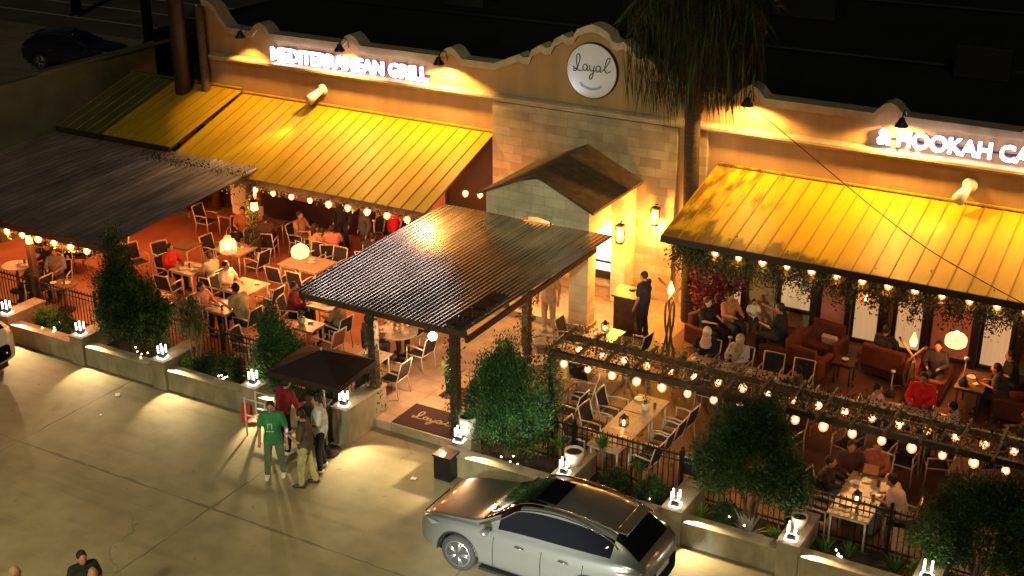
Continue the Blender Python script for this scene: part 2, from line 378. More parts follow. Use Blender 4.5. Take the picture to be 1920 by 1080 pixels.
def stain(m):
    N = m.node_tree.nodes; L = m.node_tree.links; b = N['Principled BSDF']; src = b.inputs['Base Color'].links[0].from_socket
    g = N.new('ShaderNodeNewGeometry'); sp = N.new('ShaderNodeSeparateXYZ'); L.new(g.outputs['Position'], sp.inputs[0])
    def mr(sock, a, b_):
        r = N.new('ShaderNodeMapRange'); r.inputs[1].default_value = a; r.inputs[2].default_value = b_; L.new(sock, r.inputs[0]); return r.outputs[0]
    def mm(op, a, c=None, v=None):
        x = N.new('ShaderNodeMath'); x.operation = op; L.new(a, x.inputs[0])
        if c is not None: L.new(c, x.inputs[1])
        else: x.inputs[1].default_value = v
        return x.outputs[0]
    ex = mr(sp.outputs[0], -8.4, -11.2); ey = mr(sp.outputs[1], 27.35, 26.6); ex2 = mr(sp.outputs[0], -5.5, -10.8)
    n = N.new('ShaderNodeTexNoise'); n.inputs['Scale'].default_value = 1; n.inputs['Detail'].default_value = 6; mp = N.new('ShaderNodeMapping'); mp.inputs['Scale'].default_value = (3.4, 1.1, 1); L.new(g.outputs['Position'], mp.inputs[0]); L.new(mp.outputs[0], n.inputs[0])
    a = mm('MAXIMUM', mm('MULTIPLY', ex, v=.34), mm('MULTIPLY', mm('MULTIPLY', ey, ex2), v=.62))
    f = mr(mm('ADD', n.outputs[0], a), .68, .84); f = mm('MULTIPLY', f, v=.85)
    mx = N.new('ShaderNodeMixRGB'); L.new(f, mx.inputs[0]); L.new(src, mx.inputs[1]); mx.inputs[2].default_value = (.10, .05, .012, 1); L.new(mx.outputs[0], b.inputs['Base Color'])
stain(M['awnstain'])
awning(-11.2, .4, 29.95, 4.14, 26.6, 3.37, M['awnstain'])
# facade windows under the awnings
M['curtain'] = mat('lit_curtain_window', (.6, .45, .3), .6, emis=.42, ecol=(1, .62, .30), stretch=(9, 1, .3), var=.25, vscale=2)
M['redpane'] = mat('dim_red_window', (.4, .14, .08), .6, emis=.07, ecol=(1, .30, .16), var=.3, vscale=2)
M['stonepane'] = mat('beige_panel', (.42, .30, .18), .8, var=.15, vscale=3)
M['frame'] = mat('navy_window_frame', (.022, .018, .03), .4)
wins = [(-10.82, -10.28, .35, 3.0, 'curtain'), (-9.26, -8.5, .75, 2.6, 'curtain'), (-8.22, -7.6, .3, 2.9, 'redpane'), (-7.38, -6.8, .3, 2.9, 'curtain'),
        (-6.35, -5.75, .3, 2.9, 'curtain'), (-5.5, -4.6, .3, 2.9, 'redpane'), (-4.32, -3.72, .3, 2.9, 'curtain'), (-3.1, -2.5, .3, 2.9, 'curtain'), (-1.9, -1.2, .3, 2.9, 'curtain')]
for x0, x1, z0, z1, k in wins:
    mb = MB(); t = .1
    mb.box(x0 - t, x0, 29.9, 29.997, z0 - t, z1 + t); mb.box(x1, x1 + t, 29.9, 29.997, z0 - t, z1 + t)
    mb.box(x0, x1, 29.9, 29.997, z1, z1 + t); mb.box(x0, x1, 29.9, 29.997, z0 - t, z0)
    w = bpart('window', mb, M['frame'])
    MB().box(x0, x1, 29.96, 29.99, z0, z1).build('pane', M[k], w)
MBX = MB(); MBX.box(-27.8, -17.66, 29.93, 29.996, .2, 3.9); bpart('wall_shade_sheet', MBX, mat('shaded_wall_brown', (.04, .018, .012), .8, var=.2, vscale=2))  # dark sheet over the wall, paints the shade under the awning
for i, x in enumerate((-24.6, -22.9, -21.2, -19.7)):
    mb = MB(); mb.box(x - .55, x - .48, 29.86, 29.927, .9, 2.9); mb.box(x + .48, x + .55, 29.86, 29.927, .9, 2.9); mb.box(x - .48, x + .48, 29.86, 29.927, 2.83, 2.9); mb.box(x - .48, x + .48, 29.86, 29.927, .9, .97)
    w = bpart('window', mb, M['frame']); MB().box(x - .48, x + .48, 29.88, 29.92, .97, 2.83).build('pane', M['redpane'], w)
mb = MB(); mb.box(-10.1, -9.42, 29.92, 29.996, .2, 3.0); bpart('beige_panel', mb, M['stonepane'])
# dark awning posts
for x in (-10.18, -8.36, -7.5, -6.6, -5.62, -4.45, -3.5, -2.2):
    mb = MB(); mb.box(x - .07, x + .07, 29.72, 29.86, .2, 3.9); bpart('pilaster', mb, M['frame'])
# bright glass doors inside the entrance
M['doorglow'] = mat('bright_interior', (1, .95, .92), .5, emis=2.0, ecol=(1, .86, .82))
for x0, x1 in ((-15.75, -15.1), (-14.5, -13.75)):
    mb = MB(); t = .07
    mb.box(x0 - t, x0, 29.76, 29.857, .5, 2.6); mb.box(x1, x1 + t, 29.76, 29.857, .5, 2.6); mb.box(x0, x1, 29.76, 29.857, 2.5, 2.6); mb.box(x0, x1, 29.76, 29.857, .5, .78); mb.box(x0, x1, 29.76, 29.857, 1.02, 1.07)
    w = bpart('window', mb, M['frame']); MB().box(x0, x1, 29.82, 29.85, .78, 2.5).build('pane', M['doorglow'], w)
mb = MB(); mb.box(-17.6, -13.3, 29.45, 29.857, .2, .5); mb.box(-17.6, -13.3, 29.4, 29.857, .5, .56)
bpart('stone_ledge', mb, M['stone'])
# portico
mb = MB()
gf = [(-16.2, .2), (-15.68, .2), (-15.68, 2.55), (-15.45, 2.8), (-15.1, 2.98), (-14.75, 3.04), (-14.4, 2.98), (-14.05, 2.8), (-13.82, 2.55), (-13.82, .2), (-13.3, .2), (-13.3, 3.46), (-14.4, 3.95), (-14.75, 4.02), (-15.1, 3.95), (-16.2, 3.46)]
def strip(mb, y0, y1):
    def q(p): mb.prism(p, y0, y1)
    q([(-16.2, .2), (-15.68, .2), (-15.68, 2.55), (-16.2, 2.55)]); q([(-13.82, .2), (-13.3, .2), (-13.3, 2.55), (-13.82, 2.55)])
    ar = [(-15.68, 2.55), (-15.45, 2.8), (-15.1, 2.98), (-14.75, 3.04), (-14.4, 2.98), (-14.05, 2.8), (-13.82, 2.55)]
    tp = [(-16.2, 3.46), (-15.9, 3.6), (-15.3, 3.88), (-14.75, 4.02), (-14.2, 3.88), (-13.6, 3.6), (-13.3, 3.46)]
    fr = [(-16.2, 2.55)] + [(-15.68, 2.55)]
    q([(-16.2, 2.55), (-15.68, 2.55), (-15.45, 2.8), (-15.9, 3.6), (-16.2, 3.46)])
    q([(-15.9, 3.6), (-15.45, 2.8), (-15.1, 2.98), (-15.3, 3.88)]); q([(-15.3, 3.88), (-15.1, 2.98), (-14.75, 3.04), (-14.75, 4.02)])
    q([(-14.75, 4.02), (-14.75, 3.04), (-14.4, 2.98), (-14.2, 3.88)]); q([(-14.2, 3.88), (-14.4, 2.98), (-14.05, 2.8), (-13.6, 3.6)])
    q([(-13.6, 3.6), (-14.05, 2.8), (-13.82, 2.55), (-13.3, 2.55), (-13.3, 3.46)])
strip(mb, 27.08, 27.5)
for x0, x1 in ((-16.19, -15.8), (-13.7, -13.31)):
    mb.box(x0, x1, 27.502, 29.858, 2.75, 3.44); mb.box(x0, x1, 29.25, 29.858, .2, 2.749)
M['stone_lit'] = stone_mat('lit_limestone', (.68, .61, .45), (.50, .43, .30))  # lighter copy of the bay stone, paints the light on the portico
P_ = bpart('portico', mb, M['stone_lit'])
M['proof'] = mat('dark_brown_shingle', (.10, .065, .03), .8, var=.35, vscale=5, bump=.4)
rf = MB()
for sx in (-1, 1):
    xa, xb = -14.75, -14.75 + sx * 1.62
    rf.add([(xa, 26.95, 4.2), (xb, 26.95, 3.46), (xb, 29.857, 3.46), (xa, 29.857, 4.2), (xa, 26.95, 4.13), (xb, 26.95, 3.39), (xb, 29.857, 3.39), (xa, 29.857, 4.13)],
           [(0, 1, 2, 3), (4, 7, 6, 5), (0, 4, 5, 1), (1, 5, 6, 2)])
rf.build('roof', M['proof'], P_)
MB().box(-16.25, -13.25, 27.04, 27.54, .2, .38).build('column_base', M['stone'], P_)

# low wing at the far left
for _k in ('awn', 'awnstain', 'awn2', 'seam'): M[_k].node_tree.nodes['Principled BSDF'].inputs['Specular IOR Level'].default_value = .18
W_ = thing('wing_building', 'low dark side wing with an olive metal roof beyond the left canopy', 'building', (-33, 28, 0))
WL = (33, -28, 0)
M['olive'] = mat('dark_olive_wall', (.13, .13, .05), .8, var=.2, vscale=1.5)
MB().box(-31.4, -31.2, 24.2, 33.2, 0, 4.78).build('wall', M['olive'], W_, WL)
MB().box(-31.45, -31.15, 26.4, 33.3, 4.785, 4.87).build('wall_cap', mat('weathered_cap', (.14, .13, .07), .7), W_, WL)
mb = MB(); mb.prism([(-33.2, 4.42), (-31.15, 3.2), (-31.15, 3.14), (-33.2, 4.36)], 20.5, 26.6)
mb2 = MB()
mb.v = []; mb.f = []; mb.m = []; mb.s = []
mb.add([(-33.1, 20, 4.36), (-31.42, 20, 3.2), (-31.42, 26.6, 3.2), (-33.1, 26.6, 4.36), (-33.1, 20, 4.3), (-31.42, 20, 3.14), (-31.42, 26.6, 3.14), (-33.1, 26.6, 4.3)], [(0, 1, 2, 3), (4, 7, 6, 5), (0, 4, 5, 1), (1, 5, 6, 2), (2, 6, 7, 3)])
y = 20.2
while y < 26.6:
    mb.add([(-33.1, y, 4.4), (-31.42, y, 3.24), (-31.42, y + .04, 3.24), (-33.1, y + .04, 4.4), (-33.1, y, 4.36), (-31.42, y, 3.2), (-31.42, y + .04, 3.2), (-33.1, y + .04, 4.36)], [(0, 1, 2, 3), (0, 4, 5, 1), (2, 6, 7, 3)]); y += .4
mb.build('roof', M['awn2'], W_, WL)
MB().box(-39, -33.1, 20, 26.6, 0, 4.3).box(-31.6, -31.45, 20, 24.2, 0, 3.1).build('wall', M['olive'], W_, WL)

# ------------------------------------------------------------------ lettering
def text_mesh(s, size, depth, bold=.02):
    c = bpy.data.curves.new('txt', 'FONT'); c.body = s; c.size = size; c.extrude = depth; c.offset = bold; c.resolution_u = 3
    o = bpy.data.objects.new('txt', c); COL.objects.link(o); bpy.context.view_layer.update()
    me = bpy.data.meshes.new_from_object(o.evaluated_get(bpy.context.evaluated_depsgraph_get()))
    bpy.data.objects.remove(o); return me
def sign(s, x0, x1, z0, z1, label):
    y = 29.84
    t = thing('illuminated_sign', label, 'sign', (x0, y, z0))
    for nm, bold, depth, off, m in (('letters', .022, .03, -.03, M['signglow']), ('letter_backing', .05, .02, .06, M['signedge'])):
        me = text_mesh(s, 1, depth / 1, bold)
        xs = np.array([v.co[:] for v in me.vertices]); a = xs.min(0); b_ = xs.max(0)
        sx = (x1 - x0) / (b_[0] - a[0]); sz = (z1 - z0) / (b_[1] - a[1])
        for v in me.vertices:
            p = v.co.copy(); v.co = ((p.x - a[0]) * sx, off - p.z, (p.y - a[1]) * sz)
        me.materials.clear(); me.materials.append(m); me.name = nm
        obj(nm, me, t)
    MB().box(0, x1 - x0, .11, .135, (z1 - z0) * .3, (z1 - z0) * .4).build('raceway', M['black'], t)
    for k in range(4):
        point('sign_or_added_light', ((x1 - x0) * (k + .5) / 4, -.35, .2), .8, (1, .85, .9), .1, t)
    return t
sign('MEDITERRANEAN GRILL', -25.15, -19.68, 5.26, 5.66, 'long white glowing letter sign reading MEDITERRANEAN GRILL on the left half of the parapet')
sign('& HOOKAH CAFE', -7.27, -3.42, 5.32, 5.7, 'white glowing letter sign reading HOOKAH on the right half of the parapet')
# round sign with script logo
def script_layal():
    """pen strokes of the looped word, in units about 1 wide"""
    S = []
    S.append([(.02, .16), (.06, .10), (.12, .13), (.17, .30), (.19, .46), (.15, .55), (.10, .48), (.10, .30), (.13, .12), (.08, .03), (.02, .05), (.06, .10), (.16, .05), (.26, .06)])
    S.append([(.38, .22), (.32, .26), (.27, .18), (.29, .08), (.35, .09), (.39, .22), (.38, .08), (.43, .08)])
    S.append([(.45, .24), (.45, .12), (.50, .08), (.55, .14), (.56, .24), (.54, .02), (.50, -.16), (.45, -.16), (.46, -.06), (.56, .06), (.61, .12)])
    S.append([(.72, .22), (.66, .26), (.61, .18), (.63, .08), (.69, .09), (.73, .22), (.72, .08), (.77, .10)])
    S.append([(.77, .10), (.86, .24), (.95, .42), (.96, .52), (.90, .50), (.85, .32), (.84, .14), (.90, .07), (.99, .14)])
    return S
def smooth(pts, n=5):
    o = []
    P = [pts[0]] + pts + [pts[-1]]
    for i in range(1, len(P) - 2):
        p0, p1, p2, p3 = [np.array(P[i + k], float) for k in (-1, 0, 1, 2)]
        for j in range(n):
            t = j / n; o.append(tuple(.5 * ((2 * p1) + (-p0 + p2) * t + (2 * p0 - 5 * p1 + 4 * p2 - p3) * t * t + (-p0 + 3 * p1 - 3 * p2 + p3) * t ** 3)))
    o.append(tuple(pts[-1])); return o
rs = thing('round_sign', 'round white logo sign with looping dark script high on the parapet', 'sign', (-14.7, 29.86, 6.14))
M['signdisc'] = mat('white_sign_face', (.6, .58, .56), .45, emis=.035, ecol=(.8, .85, 1))
mb = MB(); mb.tube([(0, 0, 0), (0, .12, 0)], .70, 48, sm=False); mb.build('sign_face', M['signdisc'], rs)
mb = MB(); mb.tube([(0, .02, 0), (0, .13, 0)], .725, 48, sm=False); mb.build('rim', M['black'], rs)
mb = MB()
for st in script_layal():
    mb.tube([(x * 1.1 - .54, -.008, z * .85 - .06) for x, z in smooth(st)], .013, 6)
mb.build('logo_script', mat('grey_script', (.06, .055, .06), .6), rs)
me = text_mesh('MEDITERRANEAN', .1, .004, 0)
for v in me.vertices:
    p = v.co.copy(); u = (p.x - .43) / .43; a = -pi / 2 + u * .72; r = .47 + p.y
    r = .53 - p.y; a = pi * 1.5 + u * .8
    v.co = (cos(a) * (.50 - p.y), -.006 - p.z, sin(a) * (.50 - p.y))
me.materials.clear(); me.materials.append(mat('grey_sign_print', (.2, .2, .22), .6)); obj('tagline', me, rs)
spot('sign_or_added_light', (-.95, -.55, -.85), (.8, .5, .75), 26, (.8, .87, 1), 62, .6, .05, rs)  # added spot without a fixture, brightens the lower left of the disc

# ------------------------------------------------------------------ facade lamps
def sconce(x, label, w=120, cone=155):
    t = thing('gooseneck_lamp', label, 'lamp', (x, 29.9, 6.02), 0, 'gooseneck lamps over the parapet')
    pts = [(0, .02, -.12), (0, -.02, .06), (0, -.14, .17), (0, -.3, .17), (0, -.4, .06)]
    MB().tube(smooth([p for p in pts], 4), .018, 8).build('arm', M['black'], t)
    MB().lathe([(.03, .06), (.06, .04), (.09, -.04), (.15, -.12), (.155, -.15)], (0, -.42, .02), 16).build('lamp_shade', M['black'], t)
    MB().sph((0, -.42, -.09), .045, 10, 6).build('bulb', M['bulb'], t)
    spot('lamp_light', (0, -.42, -.17), (0, .06, -1), w, (1, .50, .115), cone, .25, .07, t)
for x, l, w in ((-26.0, 'black gooseneck lamp at the left end of the parapet, left of the first letter', 240), (-22.4, 'black gooseneck lamp over the middle of the left letter sign', 680), (-19.1, 'black gooseneck lamp just right of the left letter sign', 780),
             (-10.35, 'black gooseneck lamp right of the palm, at the start of the right parapet', 540), (-6.68, 'black gooseneck lamp hanging over the ampersand of the right sign', 760), (-3.0, 'black gooseneck lamp past the end of the right sign', 560)):
    sconce(x, l, w, 100 if x == -26.0 else (138 if x < -14 else 155))
def bullhead(x, z, label, aim, w):
    t = thing('flood_fixture', label, 'light fixture', (x, 29.98, z), 0, 'white flood fixtures on the facade')
    MB().lathe([(.02, 0), (.17, 0), (.17, .05), (.05, .08)], (0, 0, 0), 20).build('wall_plate', M['white'], t, rz=0).rotation_euler = (radians(90), 0, 0)
    MB().tube([(0, -.05, 0), (-.05, -.3, -.1), (-.12, -.55, -.22)], [.09, .12, .16], 16).build('shade', M['white'], t)
    spot('flood_light', (-.13, -.62, -.26), aim, w, (1, .66, .26), 50, .6, .08, t)
bullhead(-23.45, 4.55, 'white angled flood fixture above the left yellow awning', (-.45, -2.1, -1.0), 380)
bullhead(-5.1, 4.62, 'white angled flood fixture above the right yellow awning', (-.75, -1.4, -.75), 90)
def wall_lantern(loc, label, yout=-1, w=60):
    t = thing('wall_lantern', label, 'lantern', loc, 0, 'lit lanterns on the entrance stonework')
    mb = MB(); mb.cbox((0, 0, .24), (.2, .2, .04)); mb.cbox((0, 0, -.22), (.16, .16, .04))
    for sx in (-1, 1):
        for sy in (-1, 1): mb.tube([(sx * .09, sy * .09, .23), (sx * .07, sy * .07, -.21)], .012, 6)
    mb.tube([(0, 0, .26), (0, -.02 * yout, .34), (0, -.14 * yout, .3)], .018, 6)
    mb.build('cage', M['black'], t)
    MB().lathe([(.01, -.19), (.075, -.18), (.085, 0), (.075, .19), (.01, .2)], (0, 0, 0), 12).build('flame', M['flame'], t)
    point('lantern_light', (0, .0, -.27), w * .8, (1, .38, .05), .05, t); point('lantern_light', (0, .16 * yout, .05), w * .5, (1, .38, .05), .05, t)
wall_lantern((-12.66, 29.62, 2.62), 'glowing lantern on the stone bay beside the palm trunk', w=280)
wall_lantern((-13.02, 28.3, 2.5), 'glowing lantern on the right side of the entrance portico', w=380)

# ------------------------------------------------------------------ canopies
def canopy_mat(name, c, rough, metal, alpha=1):
    m = mat(name, c, rough, metal, var=.35, vscale=1.4, stretch=(1, .35, 1))
    N = m.node_tree.nodes; L = m.node_tree.links; b = N['Principled BSDF']
    nz = N.new('ShaderNodeTexNoise'); nz.inputs['Scale'].default_value = 3; nz.inputs['Detail'].default_value = 6
    r = N.new('ShaderNodeMapRange'); r.inputs[3].default_value = rough - .04; r.inputs[4].default_value = rough + .13; L.new(nz.outputs[0], r.inputs[0]); L.new(r.outputs[0], b.inputs['Roughness'])
    st = N.new('ShaderNodeTexNoise'); st.inputs['Scale'].default_value = 1; st.inputs['Detail'].default_value = 5
    tc = N.new('ShaderNodeTexCoord'); mp = N.new('ShaderNodeMapping'); mp.inputs['Scale'].default_value = (8, .22, 1); L.new(tc.outputs['Object'], mp.inputs[0]); L.new(mp.outputs[0], st.inputs[0]); L.new(mp.outputs[0], nz.inputs[0])
    src = b.inputs['Base Color'].links[0].from_socket; mx = N.new('ShaderNodeMixRGB'); mx.blend_type = 'MULTIPLY'; mx.inputs[0].default_value = 1
    cr = N.new('ShaderNodeValToRGB'); cr.color_ramp.elements[0].position = .35; cr.color_ramp.elements[1].position = .65; cr.color_ramp.elements[0].color = (.7, .66, .62, 1); cr.color_ramp.elements[1].color = (1.15, 1.12, 1.1, 1)
    L.new(st.outputs[0], cr.inputs[0]); L.new(src, mx.inputs[1]); L.new(cr.outputs[0], mx.inputs[2]); L.new(mx.outputs[0], b.inputs['Base Color'])
    return m
M['corr'] = canopy_mat('weathered_bronze_corrugated', (.48, .42, .34), .15, .75)
M['corrL'] = canopy_mat('weathered_grey_corrugated', (.58, .49, .44), .24, .5)
def corrugated(name, corners, zf, zb, pitch, amp, m, parent, loc, skip=None):
    (bx0, by), (bx1, _), (fx1, fy), (fx0, _) = corners
    n = int((bx1 - bx0) / pitch) * 6; rows = 40
    mb = MB(); vs = []
    for j in range(rows + 1):
        v = j / rows
        for i in range(n + 1):
            u = i / n; x = (bx0 * (1 - v) + fx0 * v) * (1 - u) + (bx1 * (1 - v) + fx1 * v) * u
            z = zb * (1 - v) + zf * v + amp * sin(2 * pi * u * n / 6) + .008 * sin(u * 9 + v * 5)
            vs.append((x, by * (1 - v) + fy * v, z))
    fs = []
    for j in range(rows):
        for i in range(n):
            if skip and skip(i / n, j / rows): continue
            a = j * (n + 1) + i; fs.append((a, a + 1, a + n + 2, a + n + 1))
    mb.add(vs, fs, 0, True)
    return mb.build(name, m, parent, loc)
M['carb'] = mat('black_slot_darkness', (.006, .008, .009), .25)
EC = thing('entrance_canopy', 'brown corrugated entrance canopy on dark posts over the doormat', 'canopy', (-15, 24, .2))
EL = (15, -24, -.2)
sheet = corrugated('roof_sheet', [(-17.45, 27.05), (-12.62, 27.05), (-12.95, 20.75), (-17.38, 20.75)], 2.82, 2.93, .12, .0038, M['corr'], EC, EL,
           )
for yy in (20.85, 21.35, 21.86, 22.37): MB().box(-13.50, -13.08, yy, yy + .4, 2.855, 2.872).build('slot_darkness_panel', M['carb'], EC, EL)  # black panels paint the darkness of open slots in the sheet
mb = MB()
for y in (20.85, 22.6, 24.5, 26.6): mb.box(-17.3, -13.0, y, y + .07, 2.62, 2.78)
for x in (-17.25, -15.4, -14.05, -13.05): mb.box(x, x + .07, 20.9, 26.9, 2.5, 2.618)
mb.build('beam', M['wood_dark'], EC, EL)
for x, y in ((-15.41, 20.95), (-13.45, 21.15), (-13.5, 24.34)):
    MB().box(x - .09, x + .09, y - .09, y + .09, .2, 2.5).build('post', M['wood_dark'], EC, EL, bevel=.01)
# the roof slots are painted by black panels, no rafters show
LC = thing('side_canopy', 'grey corrugated metal canopy over the left tables', 'canopy', (-26, 24, .2))
LL = (26, -24, -.2)
corrugated('roof_sheet', [(-34.5, 26.95), (-23.4, 26.95), (-22.85, 20.7), (-34.5, 20.7)], 2.82, 3.0, .24, .012, M['corrL'], LC, LL)
mb = MB()
for y, z in ((20.8, 2.68), (23.5, 2.76), (26.2, 2.84)): mb.box(-34, -22.95, y, y + .08, z - .1, z + .06)
mb.build('beam', M['wood_dark'], LC, LL)
for x, y in ((-26.2, 21.15), (-29.8, 21.15), (-23.2, 26.3)):
    MB().box(x - .08, x + .08, y - .08, y + .08, .2, 2.74 if y > 25 else 2.56).build('post', M['wood_dark'], LC, LL, bevel=.01)

# ------------------------------------------------------------------ kerb walls, piers, fences
M['curb'] = mat('pale_cast_stone', (.33, .29, .205), .8, var=.32, vscale=2.2, stretch=(1, 1, .5), bump=.2, bscale=30)
def kerb(x0, x1, label):
    mb = MB(); mb.box(x0, x1, 19.82, 20.08, 0, .46); mb.box(x0, x1, 19.79, 20.11, .463, .52)
    o = mb.build('planter_wall', M['curb'], None, (0, 0, 0), bevel=.008); tag(o, label, 'wall', 'low planter walls'); return o
piers = [-25.9, -23.34, -20.7, -18.0, -15.5, -10.2, -7.85, -5.6, -3.2]
pl = ['stone pier by the tail of the white car', 'stone pier next to the tall conifer, left of the litter', 'stone pier between the multi-stem tree and the fairy-lit bed', 'stone pier behind the red fallen sign',
      'tall stone pier at the left side of the doormat', 'stone pier with a round pot behind the car windscreen', 'stone pier behind the tail of the silver car', 'stone pier right of the silver agave', 'stone pier at the bottom right corner']
for (x, l) in zip(piers, pl):
    h = .86 if x == -15.5 else .74; d = 21.2 if x == -15.5 else 20.95
    mb = MB(); mb.box(x - .2, x + .2, 19.74, d, 0, h - .06); mb.box(x - .22, x + .22, 19.72, d + .02, h - .058, h)
    tag(mb.build('stone_pier', M['curb'], None, bevel=.01), l, 'pier', 'stone piers along the kerb')
edges = [(-31, -26.1, 'low planter wall behind the white car'), (-25.7, -23.54, 'low planter wall just right of the white car'), (-23.14, -20.9, 'low planter wall in front of the tall conifer'), (-20.5, -18.2, 'low planter wall under the round shrubs'), (-17.8, -15.7, 'low planter wall behind the umbrella'),
         (-12.98, -10.4, 'low planter wall right of the black planter box'), (-10.0, -8.05, 'low planter wall behind the silver car roof'), (-7.65, -5.8, 'low planter wall in front of the silver agave'), (-5.4, -3.4, 'low planter wall at the lower right'), (-3.0, 1, 'low planter wall in front of the corner conifer')]
for a, b_, l in edges: kerb(a, b_, l)
def fence(x0, x1, label, y=21.06):
    t = thing('railing', label, 'fence', ((x0 + x1) / 2, y, .2), 0, 'black iron railings')
    mb = MB(); cx = (x0 + x1) / 2
    mb.box(x0 - cx, x1 - cx, -.018, .018, .93, .97); mb.box(x0 - cx, x1 - cx, -.015, .015, .1, .135); mb.box(x0 - cx, x1 - cx, -.012, .012, .8, .82)
    n = int((x1 - x0) / .11)
    for i in range(n):
        x = x0 - cx + (i + .5) * (x1 - x0) / n; mb.box(x - .008, x + .008, -.008, .008, .02, 1.02)
    mb.build('bars', M['iron'], t)
    n = max(1, round((x1 - x0) / 1.9))
    for i in range(n + 1):
        x = x0 - cx + i * (x1 - x0) / n
        p = MB(); p.box(x - .03, x + .03, -.03, .03, 0, 1.06); p.sph((x, 0, 1.09), .04, 8, 6); p.build('post', M['iron'], t)
fence(-34, -26.3, 'black iron railing behind the white car')
fence(-26.05, -15.75, 'long black iron railing in front of the left tables')
fence(-12.9, -8.2, 'black iron railing in front of the long stone table')
fence(-7.9, 1.5, 'black iron railing in front of the lower right table')

def pier_lamp(loc, label, w=16, candle=True):
    t = thing('pier_lamp', label, 'lamp', loc, radians(8), 'four-tube lamps on the piers'); t.scale = (.84, .84, .9)
    mb = MB(); mb.cbox((0, 0, .075), (.17, .17, .13)); mb.build('housing', M['black'], t)
    for sx in (-1, 1):
        for sy in (-1, 1):
            MB().tube([(sx * .075, sy * .075, .14), (sx * .075, sy * .075, .34)], .022, 8).build('lamp_tube', M['tubeglow'], t)
    mb = MB()
    for a in range(4):
        c = Matrix.Rotation(a * pi / 2, 3, 'Z') @ Vector((0, -.12, .0)); mb.cbox((c.x, c.y, .016), (.2, .03, .025), a * pi / 2)
    mb.build('glow_rim', M['tubeglow'], t)
    point('tube_light', (0, 0, .24), w * .5, (1, .8, .5), .05, t)
    for sx, ww in ((-1, 1), (1, 1)):
        spot('rim_light', (sx * .26, -.16, -.02), (sx * .75, -.62, -.8), w * 12, (1, .76, .38), 92, .35, .015, t)
    return t
ll = ['four-tube lamp on the pier by the white car', 'four-tube lamp on the pier next to the tall conifer', 'four-tube lamp beside small red flowers on its pier', 'four-tube lamp on the pier behind the fallen red sign', 'four-tube lamp on the tall pier beside the umbrella',
      'four-tube lamp on the pier above the car windscreen', 'four-tube lamp on the pier above the car tail', 'four-tube lamp on the pier right of the silver agave', 'four-tube lamp on the pier at the bottom right corner']
for x, l in zip(piers, ll):
    h = .86 if x == -15.5 else .74
    pier_lamp((x, 19.93, h + .005), l)
# black planter box with lamp on top
bx = thing('planter_box', 'black square box on the parking lot by the doormat', 'box', (-12.8, 19.72, 0))
MB().box(-.2, .2, -.18, .18, 0, .52).build('body', mat('black_glazed', (.008, .008, .012), .25), bx, bevel=.015)
MB().box(-.22, .22, -.2, .2, .523, .56).build('lid', M['black'], bx, bevel=.01)
pier_lamp((-12.62, 19.95, .78), 'four-tube lamp raised above the black box', 14)
tag(MB().box(-12.8, -12.44, 20.112, 20.5, 0, .775).build('stone_pier', M['curb'], None, bevel=.01), 'short stone pier behind the black box', 'pier', 'stone piers along the kerb')
def pot(x, y, z, label, r=.2, h=.3):
    t = thing('plant_pot', label, 'pot', (x, y, z), 0, 'round pots on the piers')
    MB().lathe([(.01, 0), (r * .7, 0), (r * .95, h * .6), (r, h), (r * .88, h), (r * .8, h * .85)], (0, 0, 0), 20).build('bowl', M['ceramic'], t)
    MB().lathe([(.001, h * .86), (r * .82, h * .86)], (0, 0, 0), 20).build('soil', M['soil'], t)
pot(-12.62, 20.3, .78, 'cream round pot behind the black box lamp', .2, .42)
pot(-10.2, 20.35, .745, 'cream round pot on the pier above the car windscreen')
pot(-5.6, 20.35, .745, 'dark rimmed pot on the pier right of the agave', .15, .24)

# ------------------------------------------------------------------ doormats
def doormat(x0, x1, y0, y1, label, txt):
    t = thing('doormat', label, 'doormat', ((x0 + x1) / 2, (y0 + y1) / 2, .201))
    MB().box(-(x1 - x0) / 2, (x1 - x0) / 2, -(y1 - y0) / 2, (y1 - y0) / 2, 0, .014).build('mat', mat('maroon_mat', (.035, .008, .01), .9, bump=.4, bscale=150), t)
    if txt:
        mb = MB()
        for st in script_layal(): mb.tube([(x * 1.02 - .53, z * .62 - .12, .016) for x, z in smooth(st)], .016, 6)
        mb.build('logo_script', mat('beige_print', (.45, .3, .18), .8), t)
doormat(-14.9, -13.35, 20.8, 21.78, 'dark maroon doormat with looping script at the entrance step', True)
doormat(-14.68, -13.6, 22.35, 22.95, 'plain dark mat inside, behind the scripted doormat', False)

